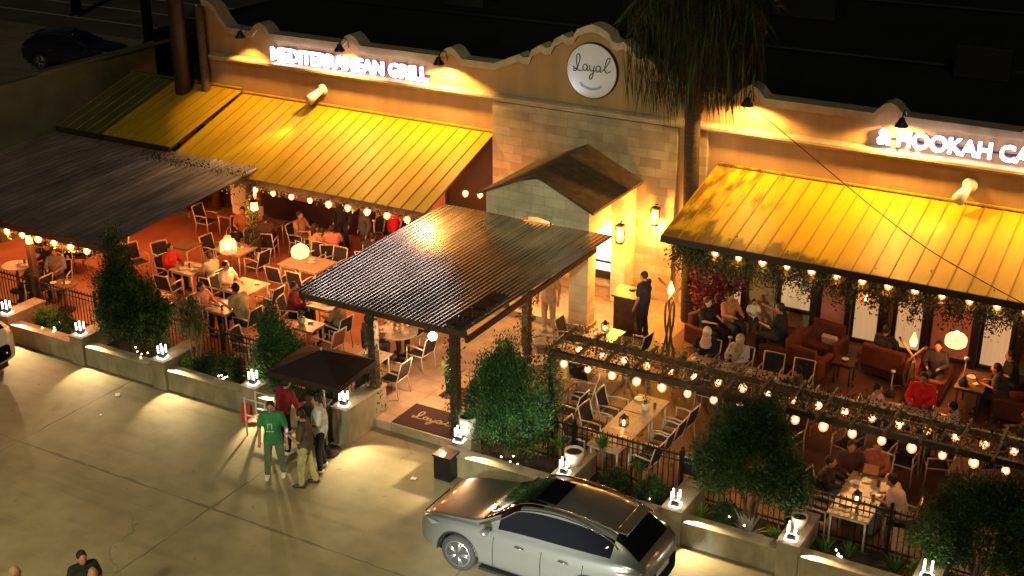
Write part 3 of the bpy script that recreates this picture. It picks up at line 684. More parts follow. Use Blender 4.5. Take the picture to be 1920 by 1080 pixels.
# ------------------------------------------------------------------ furniture
def make_chair(sl='sling'):
    t = thing('patio_chair', 'x', 'chair')
    m = M['steelw']
    MB().box(-.23, .23, -.2, .22, .42, .445).build('seat', M[sl], t)
    b = MB(); vs = []
    for k in range(5):
        a = k / 4; z = .47 + .40 * a; yb = -.22 - .1 * a - .015 * sin(a * pi)
        vs += [(-.21, yb, z), (.21, yb, z), (.21, yb - .014, z), (-.21, yb - .014, z)]
    fs = []
    for k in range(4):
        for q in range(4): fs.append((k * 4 + q, k * 4 + (q + 1) % 4, k * 4 + 4 + (q + 1) % 4, k * 4 + 4 + q))
    fs += [(0, 1, 2, 3), (16, 17, 18, 19)]
    b.add(vs, fs); b.build('backrest', M[sl], t)
    for sx in (-1, 1):
        MB().tube([(sx * .25, .24, 0), (sx * .25, .22, .64)], .016, 6).build('leg', m, t)
        MB().tube([(sx * .25, -.26, 0), (sx * .25, -.2, .4), (sx * .235, -.235, .5), (sx * .235, -.34, .9)], .016, 6).build('leg', m, t)
        MB().tube([(sx * .25, .235, .645), (sx * .25, 0, .66), (sx * .24, -.26, .63)], .019, 6).build('armrest', m, t)
    MB().tube([(-.235, -.34, .9), (0, -.35, .905), (.235, -.34, .9)], .014, 6).build('top_rail', m, t)
    f = MB(); f.tube([(-.24, .22, .42), (.24, .22, .42)], .014, 6); f.tube([(-.24, -.2, .42), (.24, -.2, .42)], .014, 6)
    for sx in (-1, 1): f.tube([(sx * .24, .22, .42), (sx * .24, -.2, .42)], .014, 6)
    f.build('frame', m, t)
    return t
CH = {'sling': make_chair(), 'brownsling': make_chair('brownsling')}
first = {k: True for k in CH}
def chair(x, y, face, label, kind='sling', z=.2):
    """face = direction the sitter looks, degrees from +X"""
    c = CH[kind] if first[kind] else copy_tree(CH[kind])
    first[kind] = False
    c.location = (x, y, z); c.rotation_euler = (0, 0, radians(face - 90 + random.uniform(-6, 6))); c['label'] = label; c['group'] = 'patio chairs around the tables'
    return c
def make_table(sx, sy, top='stone_top', legm='steelw', h=.75):
    t = thing('patio_table', 'x', 'table')
    MB().box(-sx / 2, sx / 2, -sy / 2, sy / 2, h - .035, h).build('tabletop', M[top], t, bevel=.006)
    MB().box(-sx / 2 + .05, sx / 2 - .05, -sy / 2 + .05, sy / 2 - .05, h - .09, h - .036).build('apron', M[legm], t)
    for a in (-1, 1):
        for c in (-1, 1):
            MB().tube([(a * (sx / 2 - .07), c * (sy / 2 - .07), 0), (a * (sx / 2 - .07), c * (sy / 2 - .07), h - .037)], .022, 6).build('leg', M[legm], t)
    return t
TC = {}
def table(x, y, sx, sy, label, top='stone_top', legm='steelw', z=.2, h=.75, group='patio tables'):
    k = (sx, sy, top, legm, h)
    if k in TC: t = copy_tree(TC[k])
    else: t = TC[k] = make_table(sx, sy, top, legm, h)
    t.location = (x, y, z); t['label'] = label; t['group'] = group
    return t
def round_table(x, y, r, label, top='stone_top'):
    t = thing('round_table', label, 'table', (x, y, .2), 0, 'round tables')
    MB().lathe([(.001, .75), (r, .75), (r, .715), (.001, .715)], (0, 0, 0), 28, sm=False).build('tabletop', M[top], t)
    MB().lathe([(.03, .71), (.03, .05), (.25, .03), (.26, 0)], (0, 0, 0), 16).build('pedestal', M['iron'], t)
TOP = .95
# stone table beside the pergola: three slabs
for y, l in ((21.26, 'slab of the long stone table nearest the railing'), (22.1, 'middle slab of the long stone table, candle lantern on it'), (22.96, 'slab of the long stone table farthest from the railing, white pot on it')):
    table(-9.82, y, .72, .83, l)
for i, y in enumerate((20.98 + .35, 22.1, 22.9)):
    chair(-10.55, y, 0, ('near', 'middle', 'far')[i] + ' chair on the left side of the long stone table')
for i, y in enumerate((21.3, 21.85, 22.45, 23.1)):
    chair(-9.1, y, 180, ('nearest', 'second', 'third', 'farthest')[i] + ' chair on the right side of the long stone table')
table(-21.55, 23.86, .92, .92, 'pale square table in front of the man in white on the left patio')
chair(-20.8, 23.9, 180, 'empty chair right of the white-shirted man\'s table'); chair(-22.15, 23.75, 0, 'chair holding the man in white on the left patio')
table(-21.1, 22.55, .72, .74, 'pale small table with the man in beige leaning on it')
chair(-20.45, 22.6, 180, 'chair under the man in beige behind the railing'); chair(-21.75, 22.5, 0, 'chair under the woman in pink, left patio')
table(-23.67, 24.1, .82, .76, 'food-laden table left of the clear glass pendant')
chair(-24.4, 24.1, 0, 'chair under the person in red by the food-laden table'); chair(-22.95, 24.15, 180, 'chair under the person in grey green, back to the white-shirted man'); chair(-23.7, 23.35, 90, 'empty chair on the near side of the food-laden table')
table(-23.6, 25.85, .96, .8, 'empty table directly behind the clear glass pendant')
chair(-24.4, 25.9, 0, 'dark chair on the left of the table behind the clear pendant'); chair(-22.8, 25.8, 180, 'chair right of the table behind the clear pendant')
table(-21.5, 25.95, .65, .95, 'left half of the table under the yellow drum pendant'); table(-20.84, 25.95, .65, .95, 'right half of the table under the yellow drum pendant')
for i, x in enumerate((-21.55, -20.85)):
    chair(x, 25.25, 90, ('left', 'right')[i] + ' chair on the near side of the drum pendant table'); chair(x, 26.7, 270, ('left', 'right')[i] + ' chair on the far side of the drum pendant table')
table(-23.2, 22.0, .8, 1.0, 'orange lit table behind the tall conifer')
chair(-23.95, 22.1, 0, 'chair left of the table behind the tall conifer'); chair(-22.5, 21.75, 180, 'chair right of the table behind the tall conifer')
chair(-25.8, 24.3, -20, 'tall orange chair at the edge of the left canopy'); chair(-25.2, 24.75, -20, 'second orange chair at the edge of the left canopy, farther from the lot')
table(-25.0, 25.4, .7, .7, 'small table under the edge of the left canopy', 'wood_mid')
table(-19.05, 23.9, .78, .55, 'white topped table at the corner of the entrance canopy')
chair(-19.75, 23.55, 20, 'white chair left of the table by the canopy corner'); chair(-18.2, 23.3, 180, 'white chair right of the table by the canopy corner')
table(-18.6, 22.7, .62, .6, 'small cream table behind the shorter conifer')
chair(-17.9, 22.6, 180, 'brown chair right of the small cream table', 'brownsling')
table(-18.9, 21.4, .62, .7, 'pale table just behind the railing, left of the shorter conifer')
chair(-19.5, 21.45, 0, 'chair left of the pale table just behind the railing')
round_table(-16.56, 23.5, .5, 'round table carrying a white and yellow flower arrangement')
chair(-15.8, 23.35, 180, 'white chair right of the flower table'); chair(-16.6, 24.2, 270, 'chair behind the flower table')
table(-16.3, 22.05, .7, .7, 'small pale table behind the left entrance post')
chair(-15.6, 21.95, 180, 'chair right of the small table by the entrance post'); chair(-15.95, 21.35, 120, 'chair in front of the small table by the entrance post')
table(-12.2, 25.75, .8, .85, 'cream table with a black lantern by the entrance column')
chair(-13.1, 25.85, 0, 'dark backed chair left of the black lantern table'); chair(-11.45, 26.0, 180, 'chair right of the black lantern table'); chair(-12.45, 24.6, 60, 'dark backed chair in front of the entrance column')
chair(-13.35, 24.95, 40, 'dark backed chair near the middle canopy post')
chair(-13.0, 23.9, 30, 'brown chair against the canopy post, orange lit', 'brownsling')
table(-12.0, 22.75, .75, .8, 'wooden table left of the long stone table', 'wood_mid')
chair(-12.7, 22.9, 0, 'chair left of the wooden table'); chair(-11.45, 23.2, 200, 'chair right of the wooden table'); chair(-11.4, 22.5, 180, 'chair between the wooden table and the vine post')
for i, x in enumerate((-9.55, -8.74, -7.93)):
    table(x, 25.45, .8, .74, ('left', 'middle', 'right')[i] + ' section of the table the two veiled women share')
for i, x in enumerate((-9.75, -8.95, -8.2, -7.5)):
    chair(x, 26.15, 270, ('chair under the woman in the cream veil and black dress', 'chair under the woman in the olive veil', 'dark empty chair behind the veiled women\'s table, nearer to them', 'dark empty chair at the right end behind the veiled women\'s table')[i])
chair(-7.2, 25.2, 180, 'chair at the right end of the veiled women\'s table'); chair(-9.1, 24.75, 90, 'chair on the near side of the veiled women\'s table')
table(-4.8, 25.3, 1.2, .8, 'table in front of the man in the red jacket')
chair(-4.8, 26.05, 270, 'chair under the man in the red jacket'); chair(-5.6, 25.25, 0, 'chair under the person in white left of the red jacket'); chair(-4.0, 25.2, 180, 'chair under the person in white right of the red jacket')
table(-4.85, 21.2, .78, .84, 'near half of the table with the candle lantern at the lower right'); table(-4.85, 22.06, .78, .84, 'far half of the dinner table at the lower right')
chair(-5.6, 21.8, 0, 'chair under the person in black at the lower right table'); chair(-4.1, 21.65, 180, 'chair under the person in white at the lower right table'); chair(-4.9, 22.85, 270, 'chair at the head of the lower right table')
chair(-5.5, 21.15, 0, 'near left chair of the lower right table'); chair(-5.75, 24.0, 250, 'empty white chair under the pergola, left of two'); chair(-4.6, 23.9, 270, 'dark chair under the pergola, behind the lower right table'); chair(-4.0, 24.15, 200, 'chair under the pergola at the far right')
chair(-8.05, 20.98 + .45, 90, 'chair by the railing behind the broad conifer')
table(-4.05, 27.6, .62, 1.05, 'dark lounge table near the yellow drum pendant on the right', 'wood_mid', 'wood_dark')
table(-6.9, 27.6, .5, .5, 'small side table with white cups between the red sofas', 'wood_dark', 'wood_dark', h=.55)
round_table(-27.85, 21.95, .38, 'round table behind the white car'); round_table(-25.75, 21.62, .36, 'round wooden table glowing behind the railing at the left', 'wood_mid')
chair(-26.6, 21.55, 180, 'chair between the two round tables on the left'); chair(-27.2, 22.5, 240, 'chair behind the round table at the far left'); chair(-26.6, 22.3, 300, 'chair in the dark behind the left canopy post')
table(-25.6, 28.1, .8, .7, 'low table in front of the white cabinet', 'wood_mid'); table(-22.2, 27.9, .8, .8, 'back table among the standing guests', 'wood_mid'); table(-20.4, 28.3, .9, .8, 'back table beside the guests in red', 'wood_mid')
chair(-22.95, 27.9, 0, 'chair left of the back table among the guests'); chair(-21.4, 27.3, 120, 'chair right of the back table among the guests'); chair(-19.6, 28.1, 180, 'chair at the right end of the guests in red'); chair(-26.4, 27.8, 0, 'dark chair left of the low table by the cabinet')
def sofa(x, y, rz, w, label):
    t = thing('lounge_sofa', label, 'sofa', (x, y, .2), radians(rz), 'rust coloured lounge sofas')
    m = M.setdefault('sofa', mat('rust_upholstery', (.12, .028, .013), .8, var=.2, vscale=4))
    MB().box(-w / 2, w / 2, -.36, .36, .12, .3).build('base', M['wood_dark'], t, bevel=.02)
    MB().box(-w / 2 + .08, w / 2 - .08, -.34, .24, .303, .45).build('seat_cushion', m, t, bevel=.04)
    MB().box(-w / 2 + .08, w / 2 - .08, .245, .40, .3, .85).build('backrest', m, t, bevel=.05)
    for s in (-1, 1): MB().box(s * (w / 2 - .04) - .07, s * (w / 2 - .04) + .07, -.36, .40, .12, .6).build('armrest', m, t, bevel=.04)
sofa(-8.55, 27.9, -90, 1.1, 'rust sofa under the man in black who points'); sofa(-7.75, 28.6, -10, 1.0, 'rust sofa with a pale cushion against the facade'); sofa(-7.75, 27.5, 170, .9, 'rust armchair in front of the sofa with a pale cushion')
sofa(-6.1, 28.4, 170, 1.2, 'rust sofa with its back to the lot, below the glass cloche'); sofa(-10.3, 28.1, 70, 1.3, 'dark red sofa beside the burgundy bush'); sofa(-5.0, 28.0, 90, 1.1, 'rust sofa left of the dark lounge table'); sofa(-3.2, 27.9, -90, 1.2, 'rust sofa at the right edge of the patio')
tag(MB().cbox((-7.55, 28.55, .72), (.4, .14, .3), radians(-10), rx=.3).build('cushion', mat('pale_cushion', (.5, .4, .28), .9), bevel=.04), 'pale cushion lying on the rust sofa against the facade', 'cushion')
cb = thing('white_cabinet', 'white cupboard standing at the back of the left patio', 'cabinet', (-25.2, 28.3, .2), radians(-15))
MB().box(-.4, .4, -.28, .28, 0, 1.0).build('body', M['ceramic'], cb, bevel=.01); MB().box(-.36, .36, -.3, -.283, .1, .9).build('door', M['white'], cb, bevel=.005); MB().box(-.42, -.34, -.28, .28, 1.003, 1.9).build('side_panel', M['ceramic'], cb); MB().box(-.34, .42, .2, .28, 1.003, 1.9).build('back_panel', M['wood_dark'], cb)
st = thing('host_stand', 'brown wooden host stand in front of the waiter', 'stand', (-12.45, 27.6, .2))
MB().box(-.28, .28, -.2, .2, 0, 1.05).build('body', M['wood_dark'], st, bevel=.02); MB().cbox((0, 0, 1.1), (.66, .5, .04), 0, 0, .25).build('top', M['wood_dark'], st)

# ------------------------------------------------------------------ table things
def on_table(x, y, kind, label, z=TOP):
    t = None
    if kind == 'lantern':
        t = thing('candle_lantern', label, 'lantern', (x, y, z), 0, 'black candle lanterns on tables')
        m = MB(); m.cbox((0, 0, .012), (.15, .15, .024)); m.cbox((0, 0, .2), (.15, .15, .02)); m.lathe([(.07, .21), (.03, .26), (.02, .28), (.001, .28)], (0, 0, 0), 12)
        for a in (-1, 1):
            for c in (-1, 1): m.box(a * .065 - .008, a * .065 + .008, c * .065 - .008, c * .065 + .008, .02, .2)
        m.build('cage', M['black'], t); MB().lathe([(.001, .025), (.03, .025), (.03, .12), (.001, .125)], (0, 0, 0), 10).build('candle', M['candle'], t)
        point('candle_light', (0, -.09, .1), 1.2, WARM, .03, t)
    elif kind == 'vase':
        t = thing('white_pot', label, 'pot', (x, y, z), 0, 'small pots on tables')
        MB().lathe([(.001, 0), (.07, 0), (.1, .09), (.075, .17), (.06, .17)], (0, 0, 0), 14).build('bowl', M['ceramic'], t)
        m = MB()
        for _ in range(60):
            a = random.uniform(0, 2 * pi); r = random.uniform(.01, .1); c = Vector((r * cos(a), r * sin(a), random.uniform(.17, .32))); u = Vector((random.gauss(0, 1), random.gauss(0, 1), random.gauss(0, 1))).normalized() * .025; w = u.cross(Vector((0, 0, 1))) * .6
            m.add([c - u, c + w, c + u, c - w], [(0, 1, 2, 3)])
        m.build('leaves', M['leafA'], t)
    elif kind == 'plate':
        t = tag(MB().lathe([(.001, .004), (.07, .004), (.115, .018), (.12, .022), (.07, .012), (.001, .012)], (x, y, z + .001), 18).build('plate', M['ceramic']), label, 'plate', 'plates on tables')
    elif kind == 'bowl':
        t = tag(MB().lathe([(.001, .002), (.04, .002), (.085, .05), (.08, .052), (.04, .012), (.001, .012)], (x, y, z + .001), 16).build('bowl', M['ceramic']), label, 'bowl', 'bowls on tables')
    elif kind == 'glass':
        t = tag(MB().lathe([(.001, .002), (.03, .002), (.034, .13), (.031, .13), (.027, .01), (.001, .01)], (x, y, z + .001), 12).build('glass', M['glass']), label, 'glass', 'drinking glasses on tables')
    elif kind == 'napkin':
        t = tag(MB().cbox((x, y, z + .022), (.14, .1, .04), random.random()).build('napkin_box', M['ceramic'], bevel=.008), label, 'napkin box', 'napkin boxes on tables')
    elif kind == 'hookah':
        t = thing('hookah', label, 'hookah', (x, y, z), 0, 'hookahs')
        MB().lathe([(.001, 0), (.1, 0), (.11, .08), (.05, .18), (.03, .25), (.001, .25)], (0, 0, 0), 14).build('vase', mat('blue_glass', (.03, .05, .12), .1), t)
        MB().lathe([(.012, .25), (.02, .3), (.012, .4), (.02, .5), (.012, .6), (.05, .62), (.055, .66), (.001, .66)], (0, 0, 0), 12).build('stem', M['steelw'], t)
        MB().tube(smooth([(.03, 0, .27), (.2, .05, .3), (.28, .1, .1), (.35, .2, .02)], 6), .012, 6).build('hose', M['brownsling'], t)
    return t
on_table(-9.85, 21.9, 'lantern', 'lit candle lantern on the middle slab of the long stone table'); on_table(-9.75, 22.75, 'vase', 'white pot with greenery on the long stone table')
on_table(-12.25, 25.95, 'lantern', 'black lantern on the cream table by the entrance column'); on_table(-4.85, 21.35, 'lantern', 'candle lantern on the lower right dinner table')
on_table(-21.35, 24.1, 'napkin', 'white napkin box on the white-shirted man\'s table'); on_table(-21.8, 23.7, 'plate', 'white plate in front of the man in white'); on_table(-21.25, 22.65, 'plate', 'plate between the woman in pink and the man in beige')
on_table(-21.0, 22.35, 'glass', 'glass on the table of the man in beige')
for i, (dx, dy, k) in enumerate(((-.25, .15, 'plate'), (.1, .2, 'plate'), (.25, -.1, 'bowl'), (-.1, -.15, 'plate'), (0, 0, 'glass'), (-.2, -.02, 'glass'), (.3, .15, 'napkin'))):
    on_table(-23.67 + dx, 24.1 + dy, k, ('white plate at the far left of the food-laden table', 'large white plate at the far edge of the food-laden table', 'bowl at the right of the food-laden table', 'white plate at the near edge of the food-laden table', 'glass in the middle of the food-laden table', 'glass at the left of the food-laden table', 'napkin box on the food-laden table')[i])
on_table(-19.1, 23.95, 'glass', 'glass on the white topped table by the canopy corner'); on_table(-18.9, 23.95, 'napkin', 'napkin box on the white topped table by the canopy corner')
on_table(-18.65, 22.85, 'napkin', 'white napkin box on the small cream table'); on_table(-18.8, 22.7, 'vase', 'white flower pot on the small cream table')
on_table(-21.65, 26.2, 'vase', 'small pot at the left of the drum pendant table')
for i, (x, y, k) in enumerate(((-9.75, 25.55, 'plate'), (-9.5, 25.3, 'bowl'), (-9.1, 25.6, 'plate'), (-8.75, 25.4, 'glass'), (-8.5, 25.55, 'plate'), (-8.1, 25.3, 'plate'), (-9.3, 25.6, 'glass'), (-7.85, 25.5, 'napkin'))):
    on_table(x, y, k, 'x ' + k); bpy.context.scene.objects[-1]
SHARED = ['plate in front of the woman in the cream veil', 'bowl near the left end of the veiled women\'s table', 'plate in front of the woman in the olive veil', 'glass in the middle of the veiled women\'s table', 'plate just right of the middle of the veiled women\'s table', 'plate at the right part of the veiled women\'s table', 'glass between the two veiled women', 'napkin box on the right end of the veiled women\'s table']
_i = 0
for o in list(SC.objects):
    if o.get('label', '').startswith('x ') and o.parent is None and 'category' in o: o['label'] = SHARED[_i]; _i += 1
on_table(-4.7, 25.35, 'plate', 'plate in front of the man in the red jacket'); on_table(-5.1, 25.4, 'bowl', 'bowl between the person in white and the red jacket'); on_table(-4.4, 25.2, 'napkin', 'napkin box right of the red jacket')
for i, (x, y, k) in enumerate(((-5.05, 21.5, 'plate'), (-5.0, 21.2, 'plate'), (-4.6, 21.8, 'plate'), (-4.65, 22.1, 'glass'), (-4.75, 21.0, 'glass'), (-5.05, 22.0, 'bowl'), (-4.6, 21.55, 'glass'))):
    on_table(x, y, k, ('dark filled plate left on the lower right dinner table', 'near left plate on the lower right dinner table', 'plate before the person in white at the lower right', 'far glass on the lower right dinner table', 'nearest glass on the lower right dinner table', 'bowl at the far left of the lower right dinner table', 'glass beside the hands of the person in white at the lower right')[i])
on_table(-4.1, 27.75, 'plate', 'plate on the dark lounge table'); on_table(-3.95, 27.4, 'napkin', 'white box on the dark lounge table'); on_table(-6.9, 27.6, 'bowl', 'white bowl on the side table between red sofas', .75)
on_table(-9.6, 27.3, 'hookah', 'hookah standing between the sofas beside the woman in black', .2); on_table(-5.75, 27.4, 'hookah', 'hookah standing left of the flame lamp on the right', .2); on_table(-4.2, 27.25, 'hookah', 'hookah on the dark lounge table at the right'); on_table(-20.5, 28.15, 'hookah', 'hookah on the back table by the guests in red')
# flower arrangement
fa = thing('flower_arrangement', 'big white and yellow flower arrangement on the round table', 'flowers', (-16.56, 23.5, TOP))
MB().lathe([(.001, 0), (.09, 0), (.12, .12), (.08, .2)], (0, 0, 0), 14).build('vase', M['glass'], fa)
m = MB()
for _ in range(70):
    u = Vector((random.gauss(0, 1), random.gauss(0, 1), abs(random.gauss(0, 1)) * .8)).normalized(); c = Vector((0, 0, .2)) + Vector((u.x * .32, u.y * .32, u.z * .22))
    m.sph(c, random.uniform(.02, .045), 6, 4, random.choice((0, 0, 0, 1, 2)))
m.build('blossoms', [mat('white_petal', (.75, .68, .5), .7), mat('yellow_petal', (.8, .45, .05), .7), M['leafB']], fa)

for x, y, w in ((-21.1, 25.95, 'the drum pendant table'), (-23.55, 25.85, 'the table behind the clear pendant'), (-23.2, 22.0, 'the table behind the tall conifer'), (-18.9, 21.4, 'the pale table by the railing'), (-16.3, 22.05, 'the small table by the left entrance post'), (-12.2, 25.6, 'the black lantern table'), (-12.0, 22.75, 'the wooden table'), (-27.85, 21.95, 'the round table behind the white car'),
                (-25.75, 21.62, 'the glowing round wooden table'), (-22.2, 27.9, 'the back table'), (-20.4, 28.3, 'the back table by the guests in red'), (-28.1, 23.8, 'the table under the side canopy'), (-9.82, 21.2, 'the nearest slab of the long stone table'), (-9.82, 23.05, 'the farthest slab of the long stone table')):
    for k in ('plate', 'glass', 'bowl'):
        if random.random() < .8: on_table(x + random.uniform(-.24, .24), y + random.uniform(-.2, .2), k, ('white %s on ' % k) + w)
# ------------------------------------------------------------------ pendants, torches, strings
def cord(t, top, m='black'): MB().tube([(0, 0, top[0]), (0, 0, top[1])], .008, 5).build('cord', M[m], t)
def drum(x, y, z, top, label, w=105):
    t = thing('drum_pendant', label, 'pendant lamp', (x, y, z), 0, 'yellow drum pendants')
    MB().lathe([(.05, .17), (.16, .14), (.22, .08), (.235, 0), (.22, -.1), (.16, -.14)], (0, 0, 0), 24).build('lamp_shade', M['shade'], t)
    MB().lathe([(.19, -.125), (.001, -.125)], (0, 0, 0), 24).build('diffuser', M['shade'], t); MB().lathe([(.001, .22), (.05, .2), (.055, .16)], (0, 0, 0), 14).build('cap', M['bulb'], t)
    cord(t, (.22, top - z))
    point('pendant_light', (0, 0, -.24), w, (1, .36, .10), .12, t)
drum(-20.23, 24.55, 1.92, 3.0, 'yellow drum pendant over the left patio tables'); drum(-4.5, 27.4, 1.9, 3.4, 'yellow drum pendant at the right beside the facade', 60)
t = thing('glass_pendant', 'clear glass cylinder pendant over the left patio', 'pendant lamp', (-22.11, 23.97, 1.92))
MB().lathe([(.02, .27), (.09, .26), (.1, .16), (.19, .13), (.21, .08), (.22, -.17), (.212, -.17), (.2, .07)], (0, 0, 0), 24).build('lamp_shade', mat('smoky_glass', (.75, .6, .4), .2, emis=.55, ecol=(1, .62, .3), alpha=.45), t)
MB().sph((0, 0, -.05), (.055, .055, .07), 12, 8).build('bulb', M['bulb'], t); cord(t, (.25, 1.1)); point('pendant_light', (0, 0, -.2), 105, (1, .36, .10), .08, t)
t = thing('cloche_pendant', 'tall glass bell pendant hanging before the facade windows', 'pendant lamp', (-6.71, 28.17, 2.15))
MB().lathe([(.03, .42), (.1, .38), (.17, .25), (.205, .05), (.21, -.12)], (0, 0, 0), 24).build('lamp_shade', mat('amber_glass', (.8, .38, .14), .1, emis=.4, ecol=(1, .35, .08), alpha=.5), t)
MB().sph((0, 0, -.03), (.05, .05, .1), 12, 8).build('bulb', M['bulb'], t); cord(t, (.42, 1.4)); point('pendant_light', (0, 0, -.25), 20, (1, .3, .08), .08, t)
def branch_lamp(x, y, zl, label, h):
    t = thing('branch_lamp', label, 'lamp', (x, y, .2), 0, 'driftwood lamps')
    m = MB()
    for k in range(4):
        a = k * pi / 2 + .4
        pts = [(.16 * cos(a), .16 * sin(a), 0), (.07 * cos(a + .6), .07 * sin(a + .6), h * .35), (.1 * cos(a + 1.4), .1 * sin(a + 1.4), h * .65), (.07 * cos(a + 2.2), .07 * sin(a + 2.2), h)]
        if k == 1: pts.append((.28, .1, h + .35))
        if k == 3: pts.append((-.3, -.05, h + .5)); 
        m.tube(smooth(pts, 5), .028, 7)
    m.build('branches', M['bark'], t)
    MB().lathe([(.001, -.13), (.06, -.1), (.085, 0), (.05, .1), (.015, .2), (.001, .22)], (0, 0, zl - .2), 14).build('flame', M['flame'], t)
    point('flame_light', (0, -.16, zl - .3), 22, (1, .3, .06), .06, t); point('flame_light', (.12, .12, zl - .4), 10, (1, .42, .1), .06, t)
branch_lamp(-10.95, 26.75, 2.0, 'flame lamp on twisted driftwood left of the right patio', 1.55); branch_lamp(-5.31, 27.0, 1.85, 'flame lamp on driftwood branches beside the drum pendant', 1.2)
t = thing('post_lantern', 'orange lantern on the vine wrapped post at the left patio', 'lantern', (-23.0, 26.1, 2.2))
MB().lathe([(.001, .12), (.09, .1), (.1, -.1), (.001, -.12)], (0, 0, 0), 12).build('flame', M['flame'], t); MB().lathe([(.13, .14), (.02, .24), (.001, .24)], (0, 0, 0), 12).build('cap', M['black'], t); point('lantern_light', (0, -.16, -.05), 60, (1, .38, .08), .06, t)
t = thing('canopy_lantern', 'orange lantern under the front edge of the side canopy', 'lantern', (-25.95, 20.95, 2.36))
MB().lathe([(.001, .12), (.07, .1), (.08, -.1), (.001, -.12)], (0, 0, 0), 12).build('flame', M['flame'], t); MB().lathe([(.1, .14), (.02, .2), (.001, .2)], (0, 0, 0), 12).build('cap', M['black'], t); point('lantern_light', (0, 0, -.2), 14, (1, .38, .1), .05, t)
t = thing('globe_lamp', 'round glowing globe lamp by the right entrance post', 'lamp', (-14.7, 22.2, 1.75))
MB().sph((0, 0, 0), .1, 16, 10).build('globe', M['bulb'], t); MB().tube([(0, 0, .1), (0, 0, .72)], .008, 5).build('cord', M['black'], t); point('globe_light', (0, 0, -.17), 210, (1, .50, .21), .1, t)
t = thing('tall_grass_vase', 'tall green reed plant on the floor under the globe lamp', 'plant', (-14.55, 22.55, .2))
m = MB()
for k in range(16):
    a = k * 2.4; m.tube([(0.02 * cos(a), .02 * sin(a), 0), (.06 * cos(a), .06 * sin(a), .4), (.13 * cos(a), .13 * sin(a), .8 + .02 * (k % 4))], [.012, .01, .003], 4)
m.build('leaves', M['leafB'], t)

def string_lights(label, pts, per_light=1, w=5, color=WARM2, drop=.09, r=.07):
    t = thing('string_lights', label, 'string lights', pts[0], 0, 'strings of warm bulbs')
    o = Vector(pts[0]); P = [Vector(p) - o for p in pts]
    c = []
    for a, b_ in zip(P[:-1], P[1:]): c += [a + Vector((0, 0, drop)), (a + b_) / 2 + Vector((0, 0, drop - .03))]
    c.append(P[-1] + Vector((0, 0, drop))); MB().tube(c, .007, 5).build('cable', M['black'], t)
    me = None
    for i, p in enumerate(P):
        if me is None:
            mb = MB(); mb.sph((0, 0, 0), (r * 1.25, r * 1.25, r * 1.4), 14, 9); b0 = mb.build('bulb', M['shell'], t, p); me = b0.data  # outer layer, paints the orange halo round the bulb
            mb = MB(); mb.sph((0, 0, 0), (r * .78, r * .78, r * .85), 10, 7); k0 = mb.build('filament', M['bulb'], b0); mk = k0.data
            mb = MB(); mb.lathe([(.022, r * 1.3), (.022, r * 1.3 + .05), (.001, r * 1.3 + .05)], (0, 0, 0), 8); s0 = mb.build('socket', M['black'], b0); ms = s0.data
        else:
            b0 = obj('bulb', me, t, p); b0.scale = [random.uniform(.85, 1.12)] * 3; b0.rotation_euler = (random.gauss(0, .2), random.gauss(0, .2), 0); obj('socket', ms, b0); obj('filament', mk, b0)
        if i % per_light == 0: point('bulb_light', (p.x, p.y - .02, p.z - r * 1.4 - .05), w * per_light, color, .05, t)
    return t
def lin(a, b_, n): return [tuple(a[k] + (b_[k] - a[k]) * i / (n - 1) for k in range(3)) for i in range(n)]
ORG = (1, .29, .075)
string_lights('bulb string under the front edge of the left yellow awning', lin((-23.1, 26.3, 2.6), (-18.1, 26.3, 2.62), 9), 1, 34, ORG)
string_lights('bulb string under the front edge of the side canopy', lin((-26.6, 20.85, 2.5), (-23.8, 20.85, 2.5), 6), 1, 44, ORG)
string_lights('bulb string under the front edge of the right yellow awning', lin((-9.9, 26.75, 3.12), (-3.1, 26.75, 3.14), 13), 1, 3.6, (1, .28, .07))
string_lights('farther bulb string along the pergola', lin((-11.0, 22.1, 2.32), (-2.4, 22.2, 2.32), 18), 1, 1.6, (1, .28, .07), r=.066)
string_lights('nearer bulb string along the pergola', lin((-11.0, 21.4, 2.3), (-2.4, 21.45, 2.3), 17), 1, 1.6, (1, .28, .07), r=.066)
string_lights('added bulb string deep under the side canopy', lin((-31, 24.2, 2.5), (-26.5, 24.2, 2.5), 6), 1, 60, ORG)  # put in to brighten the space under the canopy
string_lights('short bulb string beside the portico gable', [(-17.7, 28.5, 2.75), (-17.3, 28.6, 2.75), (-16.9, 28.7, 2.75)], 1, 30, ORG)
string_lights('bulbs hanging in the portico arch', lin((-15.3, 27.3, 2.62), (-14.2, 27.3, 2.62), 4), 1, 40, WARM2)
string_lights('small bulbs at the back of the side canopy', [(-26.6, 26.1, 2.75), (-25.6, 26.15, 2.7), (-24.4, 26.2, 2.75)], 1, 60, ORG)

# ------------------------------------------------------------------ pergola
PG = thing('pergola', 'low vine covered pergola beams with two rows of bulbs', 'pergola', (-6.8, 21.8, .2)); PL = (6.8, -21.8, -.2)
mb = MB()
for y in (21.3, 22.15): mb.box(-11.4, -1.5, y, y + .09, 2.46, 2.58)
mb.build('beam', M['wood_dark'], PG, PL)
x = -11.3; k = 0
while x < -1.6:
    MB().box(x, x + .05, 21.1, 22.45, 2.583, 2.64).build('crossbar', M['wood_mid'], PG, PL); x += .62
for x, y in ((-11.25, 21.35), (-8.0, 22.2), (-1.7, 21.35), (-1.7, 22.2)):
    MB().box(x - .06, x + .06, y - .06, y + .06, .2, 2.459).build('post', M['wood_dark'], PG, PL)

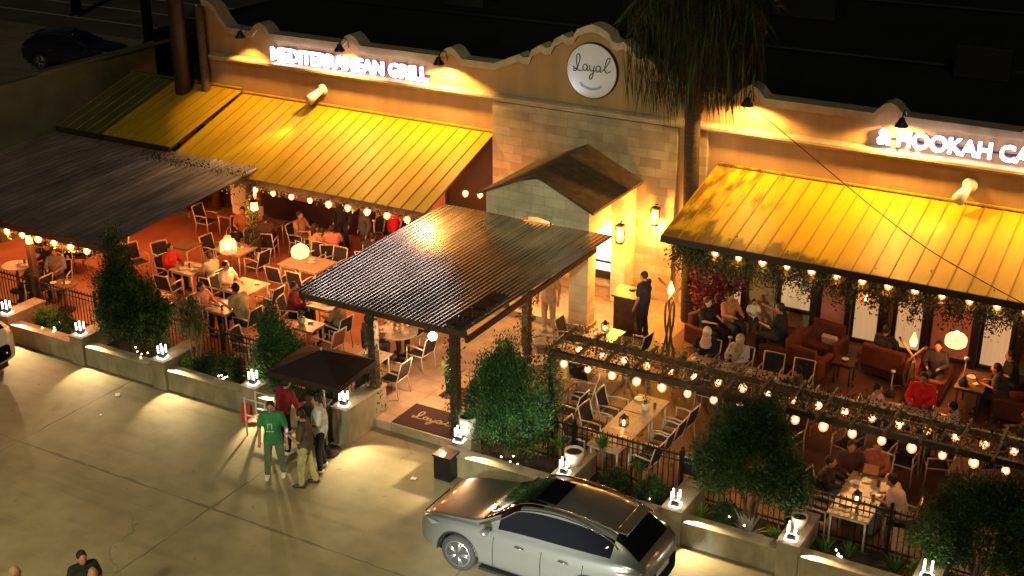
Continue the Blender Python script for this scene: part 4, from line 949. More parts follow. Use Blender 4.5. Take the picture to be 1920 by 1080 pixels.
# ------------------------------------------------------------------ foliage
def leaf_quads(C, D, L, Wd, rng):
    """C centres, D directions, L lengths -> verts, quads"""
    n = len(C); D = D / np.linalg.norm(D, axis=1)[:, None]
    s = rng.normal(size=(n, 3)); s -= (s * D).sum(1)[:, None] * D; s /= np.linalg.norm(s, axis=1)[:, None]
    a = C - D * L[:, None] * .5; b_ = C + s * Wd[:, None] * .5; c = C + D * L[:, None] * .5; d = C - s * Wd[:, None] * .5
    V = np.stack([a, b_, c, d], 1).reshape(-1, 3); return V
def leaves(name, C, D, L, Wd, mats, parent, loc=(0, 0, 0), midx=None):
    V = leaf_quads(C, D, L, Wd, RNG); n = len(C)
    me = bpy.data.meshes.new(name); me.vertices.add(4 * n); me.vertices.foreach_set('co', V.astype(np.float32).ravel())
    me.loops.add(4 * n); me.loops.foreach_set('vertex_index', np.arange(4 * n, dtype=np.int32))
    me.polygons.add(n); me.polygons.foreach_set('loop_start', np.arange(0, 4 * n, 4, dtype=np.int32)); me.polygons.foreach_set('loop_total', np.full(n, 4, np.int32))
    for m in mats: me.materials.append(m)
    if midx is not None: me.polygons.foreach_set('material_index', midx.astype(np.int32))
    me.update(calc_edges=True); me.validate()
    return obj(name, me, parent, loc)
def crown(lobes, nclump, nleaf, parent, mats, leafL=.075, up=.9, spread=.09, cone=False):
    Cs = []; Ds = []; Mi = []
    vol = np.array([l[3] * l[4] * l[5] for l in lobes]); vol = vol ** .67; vol /= vol.sum()
    for l, v in zip(lobes, vol):
        n = max(3, int(nclump * v))
        for _ in range(n):
            u = RNG.normal(size=3); u /= np.linalg.norm(u); rr = RNG.uniform(.4, 1.03) ** .5 if RNG.random() > .1 else RNG.uniform(1.03, 1.24)
            cz = 1 - .55 * max(0, u[2]) if cone else 1
            c = np.array(l[:3]) + u * rr * np.array(l[3:6]) * np.array([cz, cz, 1.12 if cone else 1])
            d = u * np.array([1, 1, .4]) + np.array([0, 0, up])
            k = int(nleaf * 1.7 * RNG.uniform(.6, 1.4))
            P = c + RNG.normal(size=(k, 3)) * np.array([1, 1, 1.5]) * spread
            Cs.append(P); Ds.append(d + RNG.normal(size=(k, 3)) * .55)
            Mi.append(np.full(k, RNG.choice(len(mats), p=[.5, .5] if len(mats) == 2 else None)))
    C = np.concatenate(Cs); D = np.concatenate(Ds); Mi = np.concatenate(Mi); n = len(C)
    return leaves('crown', C, D, RNG.uniform(.6, 1.3, n) * leafL, RNG.uniform(.6, 1.2, n) * leafL * .38, mats, parent, midx=Mi)
def trunk(parent, stems, r=.035, mats=None):
    m = MB()
    for p in stems:
        q = smooth([tuple(v) for v in p], 4); n = len(q)
        m.tube(q, [r * (1.25 - .85 * i / (n - 1)) for i in range(n)], 7)
    m.build('trunk', mats or M['bark'], parent)
def stems(n, h, sp, base=.08):
    o = []
    for k in range(n):
        a = k * 2 * pi / n + random.random(); b_ = base * random.uniform(.4, 1)
        o.append([(b_ * cos(a), b_ * sin(a), 0), (sp * .35 * cos(a), sp * .35 * sin(a), h * .5), (sp * cos(a + .3), sp * sin(a + .3), h)])
    return o
t = thing('conifer', 'tall narrow-topped conifer in the planting bed at the left', 'tree', (-22.15, 20.5, .28))
crown([(.05, 0, 1.05, .92, .65, .6), (-.35, 0, 1.65, .6, .45, .5), (.4, 0, 1.4, .55, .45, .55), (-.3, 0, 2.15, .36, .33, .5), (-.32, 0, 2.65, .17, .17, .4), (.68, 0, .9, .4, .35, .4), (-.6, 0, .95, .38, .35, .45)], 420, 70, t, [M['leafA'], M['leafB']], cone=True); trunk(t, stems(5, .95, .3), .035)
t = thing('conifer', 'shorter conifer behind the umbrella', 'tree', (-17.75, 20.5, .28))
crown([(0, 0, .85, .62, .5, .5), (.0, 0, 1.35, .42, .38, .45), (-.12, 0, 1.75, .2, .2, .3), (.3, 0, 1.1, .35, .3, .4), (-.35, 0, .5, .3, .3, .35)], 230, 70, t, [M['leafB'], M['leafA']], cone=True); trunk(t, stems(4, .6, .2), .03)
t = thing('conifer', 'many-peaked conifer right of the entrance', 'tree', (-11.85, 20.55, .28))
crown([(0, 0, 1.0, .78, .55, .55), (-.45, 0, 1.45, .3, .3, .7), (.02, 0, 1.85, .25, .25, .75), (.34, 0, 1.65, .24, .24, .7), (.62, 0, 1.25, .26, .26, .6), (-.18, 0, 1.6, .3, .3, .7), (-.72, 0, 1.05, .2, .22, .55)], 330, 75, t, [M['leafA'], M['leafB']], up=1.2, cone=True); trunk(t, stems(5, .8, .25), .03)
t = thing('conifer', 'broad dark conifer above the silver agave', 'tree', (-6.6, 20.55, .28)); t.scale = (.92, .92, .92)
crown([(0, 0, 1.7, .95, .7, .65), (-.3, 0, 2.2, .5, .45, .5), (.25, 0, 2.35, .35, .35, .42), (.75, 0, 1.3, .5, .4, .45), (-.8, 0, 1.3, .45, .4, .5), (.1, 0, 2.65, .18, .18, .2)], 400, 70, t, [M['leafA'], M['leafB']], up=.5, cone=True); trunk(t, stems(6, 1.3, .4, .12), .04)
t = thing('conifer', 'spreading dark conifer at the bottom right corner', 'tree', (-2.5, 20.6, .28)); t.scale = (.95, .9, .84)
crown([(0, 0, 1.5, 1.0, .7, .7), (-.7, 0, 1.1, .55, .45, .55), (.3, 0, 2.2, .45, .4, .45), (-.3, 0, 2.0, .5, .45, .45), (.9, 0, 1.2, .5, .45, .6)], 380, 70, t, [M['leafA'], M['leafB']], up=.3); trunk(t, stems(5, 1.1, .4, .12), .04)
def shrub(x, y, r, label, mats=('leafA', 'leafB'), h=1, z=.27, leafL=.07):
    t = thing('round_shrub', label, 'shrub', (x, y, z), 0, 'low shrubs in the beds')
    crown([(0, 0, r * .8 * h, r, r, r * .9 * h)], int(60 * r / .3), 45, t, [M[m] for m in mats], leafL, .3, .05)
    MB().tube([(0, 0, 0), (0, 0, r)], .02, 6).build('stem', M['bark'], t)
shrub(-19.9, 20.5, .27, 'round green shrub left of two by the fairy-lit bed'); shrub(-19.3, 20.55, .33, 'larger round shrub with fairy lights by the railing'); shrub(-24.6, 20.5, .25, 'low shrub left of the tall conifer'); shrub(-25.2, 20.55, .28, 'bushy shrub beside the first pier', ('leafB', 'leafC'))
shrub(-21.1, 20.5, .2, 'small light green shrub right of the red flowers', ('leafC', 'leafB')); shrub(-16.6, 20.5, .3, 'dark shrub behind the valets'); shrub(-9.4, 20.5, .25, 'leafy shrub at the foot of the railing by the stone table'); shrub(-8.6, 20.45, .28, 'green shrub behind the car roof', ('leafB', 'leafA')); shrub(-7.05, 20.5, .22, 'small shrub left of the agave')
shrub(-20.35, 20.3, .16, 'bright lime shrub beside the third pier', ('leafC', 'leafC')); shrub(-18.3, 20.3, .16, 'lime shrub beside the pier behind the red sign', ('leafC', 'leafC')); shrub(-3.3, 20.4, .25, 'brightly lit lime shrub at the bottom right', ('leafC', 'leafC'))
fl = thing('red_flowers', 'small red flower clump beside the third pier lamp', 'flowers', (-20.95, 20.3, .27)); m = MB()
for _ in range(36): m.sph((random.gauss(0, .09), random.gauss(0, .07), .38 + random.gauss(0, .07)), .022, 6, 4)
m.build('blossoms', mat('red_petal', (.6, .04, .04), .6), fl); MB().tube([(0, 0, 0), (0, 0, .4)], .015, 5).build('stem', M['leafB'], fl)
def spiky(x, y, h, n, label, m='leafB', trunk_h=0, wd=.035, cat='plant', name='spiky_plant', arch=.35, z=.27):
    t = thing(name, label, cat, (x, y, z), 0, 'spiky plants in the beds')
    mb = MB()
    for k in range(n):
        a = k * 2.4 + random.random() * .3; tilt = random.uniform(.15, 1.0); L = h * random.uniform(.75, 1.1)
        d = Vector((cos(a) * sin(tilt), sin(a) * sin(tilt), cos(tilt))); p0 = Vector((0, 0, trunk_h)) + Vector((cos(a), sin(a), 0)) * .02
        p1 = p0 + d * L * .55; p2 = p0 + d * L + Vector((0, 0, -arch * L * tilt)); s = Vector((-sin(a), cos(a), 0)) * wd / 2
        mb.add([p0 - s * .7, p0 + s * .7, p1 + s, p1 - s, p2], [(0, 1, 2, 3), (3, 2, 4)])
    mb.build('leaves', M[m], t)
    if trunk_h: MB().tube([(0, 0, 0), (.03, .01, trunk_h * .5), (0, 0, trunk_h + .02)], [.04, .03, .03], 7).build('trunk', M['bark'], t)
M['agave'] = mat('pale_agave_leaf', (.42, .42, .36), .5)
spiky(-6.55, 20.35, .55, 26, 'silver agave glowing under the broad conifer', 'agave', 0, .07, name='agave', arch=.1)
spiky(-10.65, 20.6, .42, 34, 'spiky yucca on a stem, left of the pier pot', 'leafB', .55); spiky(-9.75, 20.65, .4, 34, 'spiky yucca on a tall bare stem in front of the stone table', 'leafB', .8); spiky(-8.9, 20.6, .36, 28, 'spiky yucca behind the car roof, right of the stone table', 'leafB', .5)
spiky(-12.6, 20.4, .38, 30, 'bright green fern beside the black box', 'leafC'); spiky(-7.5, 20.35, .42, 30, 'bright fern left of the agave by the pier lamp', 'leafC'); spiky(-6.0, 20.4, .42, 34, 'bright fern right of the agave by the pier lamp', 'leafC'); spiky(-5.1, 20.4, .5, 30, 'long-leaved plant below the lower right table', 'leafB'); spiky(-4.7, 20.55, .42, 24, 'second long-leaved plant below the lower right table', 'leafB'); spiky(-3.85, 20.45, .5, 28, 'long-leaved plant left of the corner conifer', 'leafB')
spiky(-24.1, 20.35, .3, 22, 'small leafy tuft right of the first planter', 'leafC')
# pale multi-stem tree behind the railing
t = thing('multi_stem_tree', 'pale grey multi-stem small tree in front of the beige man\'s table', 'tree', (-20.35, 20.6, .27))
trunk(t, [[(0, 0, 0), (.1, 0, .6), (.02, 0, 1.3)], [(-.08, 0, 0), (-.15, .05, .7), (-.3, 0, 1.4)], [(.1, .05, 0), (.25, 0, .7), (.35, 0, 1.3)], [(0, .1, 0), (-.02, .1, .8), (-.1, 0, 1.5)]], .028, mat('pale_bark', (.3, .25, .16), .8))
crown([(-.15, 0, 1.35, .28, .25, .4), (.15, 0, 1.15, .25, .22, .3)], 60, 22, t, [mat('dry_leaf', (.2, .2, .1), .7), M['leafB']], .09, 1.2, .07)
# burgundy bush
t = thing('burgundy_bush', 'dark red leafy bush behind the right sofas', 'bush', (-10.75, 28.9, .2))
M['burg'] = mat('burgundy_leaf', (.16, .02, .025), .6, var=.4, vscale=4)
crown([(0, 0, 1.4, .6, .5, .75), (.4, 0, 1.7, .4, .4, .5)], 140, 50, t, [M['burg'], M['burg']], .1, .3, .08); trunk(t, stems(3, 1.2, .2), .03)
# hanging vines
def vine(name, label, path, n, rad, drop, mats=('leafA', 'leafB'), L=.085, cat='vine', stemr=.012, group='hanging vines'):
    t = thing(name, label, cat, path[0], 0, group); o = np.array(path[0]); P = np.array(path) - o
    seg = RNG.integers(0, len(P) - 1, n); u = RNG.uniform(0, 1, n)[:, None]; c = P[seg] * (1 - u) + P[seg + 1] * u
    hang = RNG.uniform(0, 1, n) ** 1.7 * drop * (.55 + .45 * np.sin(c[:, 0] * 5.3 + c[:, 2]) * np.sin(c[:, 0] * 13.1))
    c = c + RNG.normal(size=(n, 3)) * rad; c[:, 2] -= hang
    D = RNG.normal(size=(n, 3)) * .8 + np.array([0, -.2, -.7])
    leaves('foliage', c, D, RNG.uniform(.6, 1.3, n) * L, RNG.uniform(.6, 1.2, n) * L * .5, [M[m] for m in mats], t, midx=RNG.integers(0, len(mats), n))
    MB().tube([tuple(p) for p in P], stemr, 5).build('stem', M['bark'], t)
M['leafO'] = mat('olive_dusty_leaf', (.06, .055, .022), .7, var=.4, vscale=4)
vine('hanging_vine', 'thick green vine hanging under the right yellow awning', [(-11.0, 26.95, 3.05), (-8, 26.95, 3.1), (-5, 26.95, 3.08), (-1, 26.95, 3.1)], 22000, .12, .75, ('leafA', 'leafO'))
vine('hanging_vine', 'dusty vine trailing over the pergola beams', [(-11.3, 21.75, 2.6), (-8, 21.8, 2.62), (-5, 21.8, 2.6), (-1.6, 21.8, 2.6)], 7000, .19, .25, ('leafO', 'leafA'), .07)
vine('post_vine', 'vine wrapping the left entrance post', [(-15.41, 20.9, .2), (-15.45, 20.9, 1.4), (-15.4, 20.9, 2.6)], 700, .09, .1, ('leafA', 'leafO'))
vine('post_vine', 'vine wrapping the right entrance post', [(-13.45, 21.1, .2), (-13.5, 21.1, 1.4), (-13.45, 21.1, 2.6)], 800, .09, .1, ('leafA', 'leafO'))
vine('post_vine', 'dark vine on the canopy post near the man in beige trousers', [(-13.5, 24.34, .2), (-13.5, 24.3, 1.4), (-13.5, 24.34, 2.6)], 900, .1, .1, ('leafA', 'leafO'))
vine('post_vine', 'vine on the post with the orange lantern', [(-23.2, 26.25, .2), (-23.2, 26.2, 1.4), (-23.2, 26.25, 2.8)], 900, .1, .1, ('leafO', 'leafA'))
vine('hanging_vine', 'sparse vine below the front edge of the side canopy', [(-34, 20.95, 2.6), (-28, 20.95, 2.6), (-23.3, 20.95, 2.6)], 3200, .07, .3, ('leafA', 'leafO'))
vine('hanging_vine', 'vine at the back of the side canopy', [(-27, 26.2, 2.95), (-25, 26.2, 2.9), (-23.3, 26.2, 2.9)], 2200, .12, .45, ('leafO', 'leafA'))
vine('hanging_vine', 'vine under the left yellow awning edge', [(-23.1, 26.5, 2.72), (-20, 26.5, 2.72), (-17.8, 26.5, 2.72)], 2600, .06, .2, ('leafO', 'leafA'))
# vine covered post left of the long stone table
vine('post_vine', 'leafy vine column left of the long stone table', [(-11.25, 21.35, .2), (-11.25, 21.35, 1.4), (-11.25, 21.35, 2.5)], 2200, .13, .1, ('leafA', 'leafB'))
vine('post_vine', 'leafy vine on the middle pergola post', [(-8.0, 22.2, .2), (-8.0, 22.2, 1.4), (-8.0, 22.2, 2.5)], 500, .06, .1, ('leafO', 'leafA'))
# palm
pm = thing('palm_tree', 'tall palm with a shaggy skirt of dead fronds before the stone bay', 'tree', (-11.6, 29.1, .2))
r_ = []; z_ = []
MB().tube([(0.25, 0, 0), (.15, 0, 2), (.05, 0, 4.5), (0, 0, 7), (0, 0, 9)], [.24, .2, .19, .2, .24], 14).build('trunk', mat('palm_bark', (.055, .034, .02), .9, var=.4, vscale=6, bump=.9, bscale=14, stretch=(1, 1, 3)), pm)
nf = 3000
ang = RNG.uniform(0, 2 * pi, nf); rad = RNG.uniform(.15, 1.9, nf) ** .9; zt = 8.6 - rad * .35; Ln = RNG.uniform(.5, 1.5, nf)
zz = RNG.uniform(5.6, 9.2, nf) + np.abs(rad - .9) * .5
Cc = np.stack([rad * np.cos(ang), rad * np.sin(ang) * .9 - .1, zz], 1)
keep = Cc[:, 1] + 29.1 < 29.85 + (Cc[:, 2] > 7.3) * 3
Cc = Cc[keep]; n = len(Cc)
Dd = np.stack([RNG.normal(0, .12, n), RNG.normal(0, .12, n), -np.ones(n)], 1)
leaves('dead_fronds', Cc, Dd, Ln[keep], RNG.uniform(.012, .034, n), [mat('dead_frond', (.005, .004, .003), .9, var=.5, vscale=5), mat('dry_frond', (.012, .007, .004), .9, var=.4, vscale=5), M['leafA']], pm, midx=RNG.choice(3, n, p=[.55, .15, .3]))
mb = MB()
for k in range(34):
    a = k * 2.4; el = random.uniform(-.5, 1.1); p = Vector((0, 0, 9.1)); d = Vector((cos(a) * cos(el), sin(a) * cos(el), sin(el)))
    L = 1.9; rib = [p + d * L * t_ + Vector((0, 0, -1.1 * t_ * t_)) for t_ in (0, .25, .5, .75, 1)]
    mb.tube(rib, [.02, .016, .012, .008, .004], 4)
    for j in range(18):
        t_ = .35 + .65 * j / 18; q = p + d * L * t_ + Vector((0, 0, -1.1 * t_ * t_)); s = Vector((-sin(a), cos(a), 0))
        for sg in (-1, 1):
            e = q + s * sg * .42 + d * .25 + Vector((0, 0, -.25)); mb.add([q - d * .018, q + d * .018, e], [(0, 1, 2)])
mb.build('crown', M['leafA'], pm)

# fairy lights in the beds
def fairy(x, y, label, n=7, z=.5, sp=.3):
    t = thing('fairy_lights', label, 'fairy lights', (x, y, z), 0, 'fairy lights in the beds'); pts = []
    m = MB(); q = []
    for k in range(n):
        p = (random.uniform(-sp, sp), random.uniform(-.2, .2) - .15, random.uniform(-.1, .12)); q.append(p)
    b0 = MB().sph((0, 0, 0), .02, 6, 4).build('bulb', M['bulb'], t, q[0])
    for p in q[1:]: obj('bulb', b0.data, t, p)
    MB().tube(sorted(q), .004, 4).build('wire', M['black'], t)
for x, y, l, n in ((-24.7, 20.35, 'fairy lights on the low shrub left of the tall conifer', 8), (-21.7, 20.3, 'fairy lights at the foot of the tall conifer', 6), (-19.2, 20.3, 'fairy lights on the round shrub by the railing', 8), (-11.6, 20.25, 'fairy lights below the many-peaked conifer', 5), (-8.75, 20.4, 'fairy lights behind the car roof', 3), (-6.9, 20.35, 'fairy lights left of the agave', 3), (-4.6, 20.3, 'fairy lights below the lower right table', 8), (-3.3, 20.2, 'fairy lights in the lime shrub at the bottom right', 6), (-16.4, 20.3, 'fairy lights behind the valets', 7)):
    fairy(x, y, l, n)

# ------------------------------------------------------------------ cars
def make_car(name, label, paint, group=None):
    """length along X, nose at -X, centre at origin, 4.85 x 1.9 x 1.68"""
    t = thing(name, label, 'car', (0, 0, 0), 0, group)
    # stations: x, zbottom, zbelt(shoulder), half width, roof z, half roof width
    S = [(-2.43, .42, .58, .42, .60, .30), (-2.40, .30, .70, .62, .74, .45), (-2.30, .24, .82, .78, .86, .60), (-2.05, .22, .93, .88, .97, .70), (-1.60, .22, 1.00, .93, 1.05, .74), (-1.15, .22, 1.04, .945, 1.10, .75),
         (-.95, .22, 1.05, .95, 1.16, .74), (-.55, .22, 1.06, .95, 1.42, .66), (-.2, .22, 1.07, .95, 1.60, .61), (.2, .22, 1.08, .95, 1.67, .59), (.8, .22, 1.10, .95, 1.68, .58), (1.3, .22, 1.13, .95, 1.64, .57), (1.75, .24, 1.17, .94, 1.55, .55),
         (2.0, .27, 1.18, .91, 1.36, .56), (2.2, .33, 1.14, .85, 1.18, .60), (2.34, .40, 1.02, .74, 1.05, .55), (2.41, .48, .85, .55, .88, .42)]
    ns = 19
    def ring(s):
        x, zb, zs, w, zr, wr = s; h = zs - zb; P = []
        half = [(0, zb), (w * .6, zb), (w * .9, zb + .03), (w * .985, zb + .12 * h + .03), (w, zb + .35 * h), (w * .985, zb + .62 * h), (w * .99, zb + .75 * h), (w * .965, zb + .92 * h), (w * .915, zs)]
        g = zr - zs
        half += [(w * .905 - (w * .905 - wr) * .06, zs + g * .06), (w * .905 - (w * .905 - wr) * .55, zs + g * .5), (wr + .05, zs + g * .86), (wr - .02, zs + g * .955), (wr * .6, zs + g * .99), (0, zr)]
        return [(x, -y, z) for y, z in half] , half
    rows = [ring(s)[0] for s in S]; m = len(rows[0])
    body = MB(); vs = []
    for r in rows: vs += r
    nr = len(rows)
    vsR = [(x, -y, z) for x, y, z in vs]
    glass_side = set(); 
    fs = []; mi = []
    for i in range(nr - 1):
        for j in range(m - 1):
            f_ = (i * m + j, i * m + j + 1, (i + 1) * m + j + 1, (i + 1) * m + j); k = 0
            x0, x1 = S[i][0], S[i + 1][0]; xm = (x0 + x1) / 2
            if 9 <= j <= 10 and -.75 < xm < 1.75: k = 1            # side glass
            if 11 <= j and -.95 <= x0 and x1 <= -.2: k = 1         # windscreen
            if j >= 12 and x0 >= 1.75 and x1 <= 2.0: k = 1
            if j >= 12 and 1.3 <= x0 and x1 <= 1.75: k = 0
            if 11 <= j and 1.75 <= x0 <= 2.0: k = 1                # rear window
            if 12 <= j and 0 <= xm <= .0: k = 1
            # wheel arches
            for cx in (-1.40, 1.40):
                if 2 <= j <= 4 and abs(xm - cx) < .0: k = 2
            fs.append(f_); mi.append(k)
    me_b = MB()
    for sgn, V in ((1, vs), (-1, vsR)):
        for f_, k in zip(fs, mi):
            me_b.add([V[q] for q in f_], [(0, 1, 2, 3) if sgn > 0 else (3, 2, 1, 0)], k, True)
    # split body and glass, weld, subdivide
    import bmesh
    def make(ksel, nm, mt, sub=2):
        bm = bmesh.new(); full = MB()
        for v, f_, k in ((None, f, kk) for f, kk in zip(me_b.f, me_b.m)):
            pass
        me = me_b.mesh('tmp', [paint, M['carglass']]); bm.from_mesh(me); bmesh.ops.remove_doubles(bm, verts=bm.verts, dist=.0008)
        me2 = bpy.data.meshes.new('tmp2'); bm.to_mesh(me2); bm.free(); me2.materials.append(paint); me2.materials.append(M['carglass'])
        o = bpy.data.objects.new('tmp', me2); COL.objects.link(o); s = o.modifiers.new('s', 'SUBSURF'); s.levels = sub; s.render_levels = sub
        bpy.context.view_layer.update(); me3 = bpy.data.meshes.new_from_object(o.evaluated_get(bpy.context.evaluated_depsgraph_get())); bpy.data.objects.remove(o)
        bm = bmesh.new(); bm.from_mesh(me3)
        dele = [f for f in bm.faces if f.material_index != ksel]
        # carve wheel arches out of the body side
        for f in bm.faces:
            if ksel == 0 and f.material_index == 0:
                c = f.calc_center_median()
                for cx in (-1.39, 1.39):
                    if (c.x - cx) ** 2 + (c.z - .36) ** 2 < .43 ** 2 and abs(c.y) > .45: dele.append(f); break
        bmesh.ops.delete(bm, geom=list(set(dele)), context='FACES'); bmesh.ops.recalc_face_normals(bm, faces=bm.faces)
        mm = bpy.data.meshes.new(nm); bm.to_mesh(mm); bm.free(); mm.materials.clear(); mm.materials.append(mt)
        for p in mm.polygons: p.use_smooth = True; p.material_index = 0
        return obj(nm, mm, t)
    make(0, 'body', paint, 3); make(1, 'windows', M['carglass'], 3)
    # arch liners, sills and underbody
    mb = MB()
    for cx in (-1.39, 1.39):
        for sy in (-1, 1):
            pr = []
            for k in range(15):
                a = pi * k / 14; pr.append((cx + .425 * cos(a), .36 + .425 * sin(a)))
            V = [(x, sy * .93, z) for x, z in pr] + [(x, sy * .60, z) for x, z in pr] + [(x * 1.0 + (x - cx) * .09, sy * .952, z + (z - .36) * .09) for x, z in pr]
            mb.add(V, [(k, k + 1, k + 16, k + 15) for k in range(14)] + [(k, k + 1, k + 31, k + 30) for k in range(14)], 0, True)
    mb.box(-2.2, 2.2, -.58, .58, .2, .5); mb.box(-.93, .93, -.945, .945, .19, .25)
    mb.build('arch_trim', M['black'], t)
    for cx in (-1.39, 1.39):
        for sy in (-1, 1):
            w = MB(); w.tube([(0, 0, 0), (0, sy * .01, 0), (0, sy * .03, 0), (0, sy * .20, 0), (0, sy * .22, 0)], [.3, .34, .365, .365, .33], 28, cap=True)
            wh = w.build('wheel', M['tyre'], t, (cx, sy * .715, .365))
            r = MB(); r.tube([(0, sy * .205, 0), (0, sy * .215, 0)], [.06, .06], 12)
            for k in range(5):
                a = k * 2 * pi / 5
                for da in (-.13, .13):
                    d = Vector((cos(a + da * .4), 0, sin(a + da * .4))); e = Vector((cos(a + da), 0, sin(a + da)))
                    r.tube([d * .05 + Vector((0, sy * .222, 0)), e * .25 + Vector((0, sy * .215, 0))], [.02, .017], 5)
            r.lathe([(.25, 0), (.27, 0), (.27, .02), (.25, .02)], (0, 0, 0), 28)
            nv = 28 * 4
            for i in range(len(r.v) - nv, len(r.v)):
                x, y, z = r.v[i]; r.v[i] = (x, sy * (.205 + z), y)
            r.build('rim', M['rim'], wh)
            MB().tube([(0, sy * .19, 0), (0, sy * .2225, 0)], .24, 24).build('brake_disc', M['iron'], wh) if False else None
    for sy in (-1, 1):
        m = MB(); m.sph((-.72, sy * 1.03, 1.10), (.09, .12, .075), 12, 8); m.tube([(-.72, sy * .9, 1.05), (-.72, sy * .98, 1.08)], .025, 6); m.build('mirror', paint, t)
        for x in (-.05, .85): MB().tube([(x - .1, sy * .955, .93), (x, sy * .975, .935), (x + .1, sy * .955, .93)], .014, 6).build('door_handle', M['chrome'], t)
        MB().add([(-2.33, sy * .70, .72), (-1.98, sy * .885, .80), (-1.80, sy * .915, .90), (-2.18, sy * .80, .86), (-2.36, sy * .60, .79)], [(0, 1, 2, 3, 4)]).build('headlight', M['lens'], t)
        MB().add([(2.33, sy * .66, .98), (2.16, sy * .865, .95), (1.88, sy * .945, 1.03), (2.12, sy * .885, 1.07), (2.31, sy * .72, 1.04)], [(0, 1, 2, 3, 4)]).build('tail_light', M['tail'], t)
        MB().tube(smooth([(-.25, sy * .58, 1.60), (.1, sy * .57, 1.70), (.9, sy * .56, 1.71), (1.5, sy * .54, 1.64), (1.75, sy * .53, 1.57)], 4), .014, 6).build('roof_rail', M['chrome'], t)
        MB().tube(smooth([(-.95, sy * .87, 1.09), (-.5, sy * .80, 1.33), (-.15, sy * .715, 1.55), (.4, sy * .665, 1.635), (1.0, sy * .655, 1.62), (1.6, sy * .67, 1.50), (1.85, sy * .74, 1.36)], 5), .013, 6).build('window_trim', M['chrome'], t)
    MB().box(-.02, .42, -.42, .42, 1.668, 1.69).build('sunroof', M['carglass'], t, bevel=.008)
    MB().box(1.66, 1.9, -.5, .5, 1.555, 1.585).build('rear_spoiler', paint, t, bevel=.012)
    MB().add([(-2.44, -.35, .35), (-2.44, .35, .35), (-2.42, .45, .75), (-2.42, -.45, .75)], [(0, 1, 2, 3)]).build('grille', M['black'], t)
    MB().box(2.36, 2.40, -.24, .24, .74, .86).build('number_plate', M['white'], t)
    # door seams
    sm = MB()
    for x in (-.62, .38, 1.22):
        for sy in (-1, 1):
            sm.tube([(x, sy * .937, .34), (x, sy * .955, .6), (x, sy * .945, .8), (x + .02, sy * .94, .98)], .006, 4)
    sm.build('door_seam', M['black'], t)
    return t
M['carglass'] = mat('dark_car_glass', (.006, .006, .008), .04, 0, coat=1)
M['tyre'] = mat('tyre_rubber', (.015, .015, .016), .85)
M['rim'] = mat('alloy_rim', (.55, .55, .55), .25, .9)
M['chrome'] = mat('chrome_trim', (.75, .75, .75), .1, 1)
M['lens'] = mat('headlight_lens', (.25, .25, .25), .08, .3, coat=1)
M['tail'] = mat('red_tail_lens', (.25, .008, .012), .1, coat=1)
silver = mat('silver_car_paint', (.19, .195, .188), .3, .62, coat=1)
cpaint = mat('white_car_paint', (.6, .58, .52), .3, 0, coat=1)
dpaint = mat('black_car_paint', (.015, .015, .018), .25, .3, coat=1)
c1 = make_car('parked_car', 'silver crossover car parked on the lot in front of the patio', silver); c1.location = (-9.52, 17.93, 0); c1.scale = (.96, .96, .98)
c2 = make_car('parked_car', 'white car cut off at the left edge beside the planter wall', cpaint); c2.location = (-26.6, 18.0, 0)
c3 = make_car('parked_car', 'dark car parked far behind the left wing wall', dpaint); c3.location = (-47.2, 42.3, 0); c3.rotation_euler = (0, 0, radians(200))

# ------------------------------------------------------------------ people
SKIN = mat('skin', (.40, .21, .13), .55); SKIN2 = mat('light_skin', (.55, .33, .23), .55)
HAIR = mat('dark_hair', (.012, .008, .006), .7); SHOEW = mat('white_shoe', (.65, .65, .62), .6); SHOEB = mat('black_shoe', (.02, .02, .02), .5)
_cl = {}
def cloth(c):
    if c not in _cl: _cl[c] = mat('cloth', c, .85, var=.22, vscale=9, bump=.9, bscale=9)
    return _cl[c]
def remesh(mb, vox, name, m, parent):
    me = mb.mesh('r', [m]); o = bpy.data.objects.new('r', me); COL.objects.link(o)
    r = o.modifiers.new('r', 'REMESH'); r.mode = 'VOXEL'; r.voxel_size = vox; s = o.modifiers.new('s', 'SMOOTH'); s.iterations = 3; s.factor = .5
    bpy.context.view_layer.update()
    me2 = bpy.data.meshes.new_from_object(o.evaluated_get(bpy.context.evaluated_depsgraph_get())); bpy.data.objects.remove(o); bpy.data.meshes.remove(me)
    me2.materials.clear(); me2.materials.append(m); me2.name = name
    for p in me2.polygons: p.use_smooth = True
    return obj(name, me2, parent)
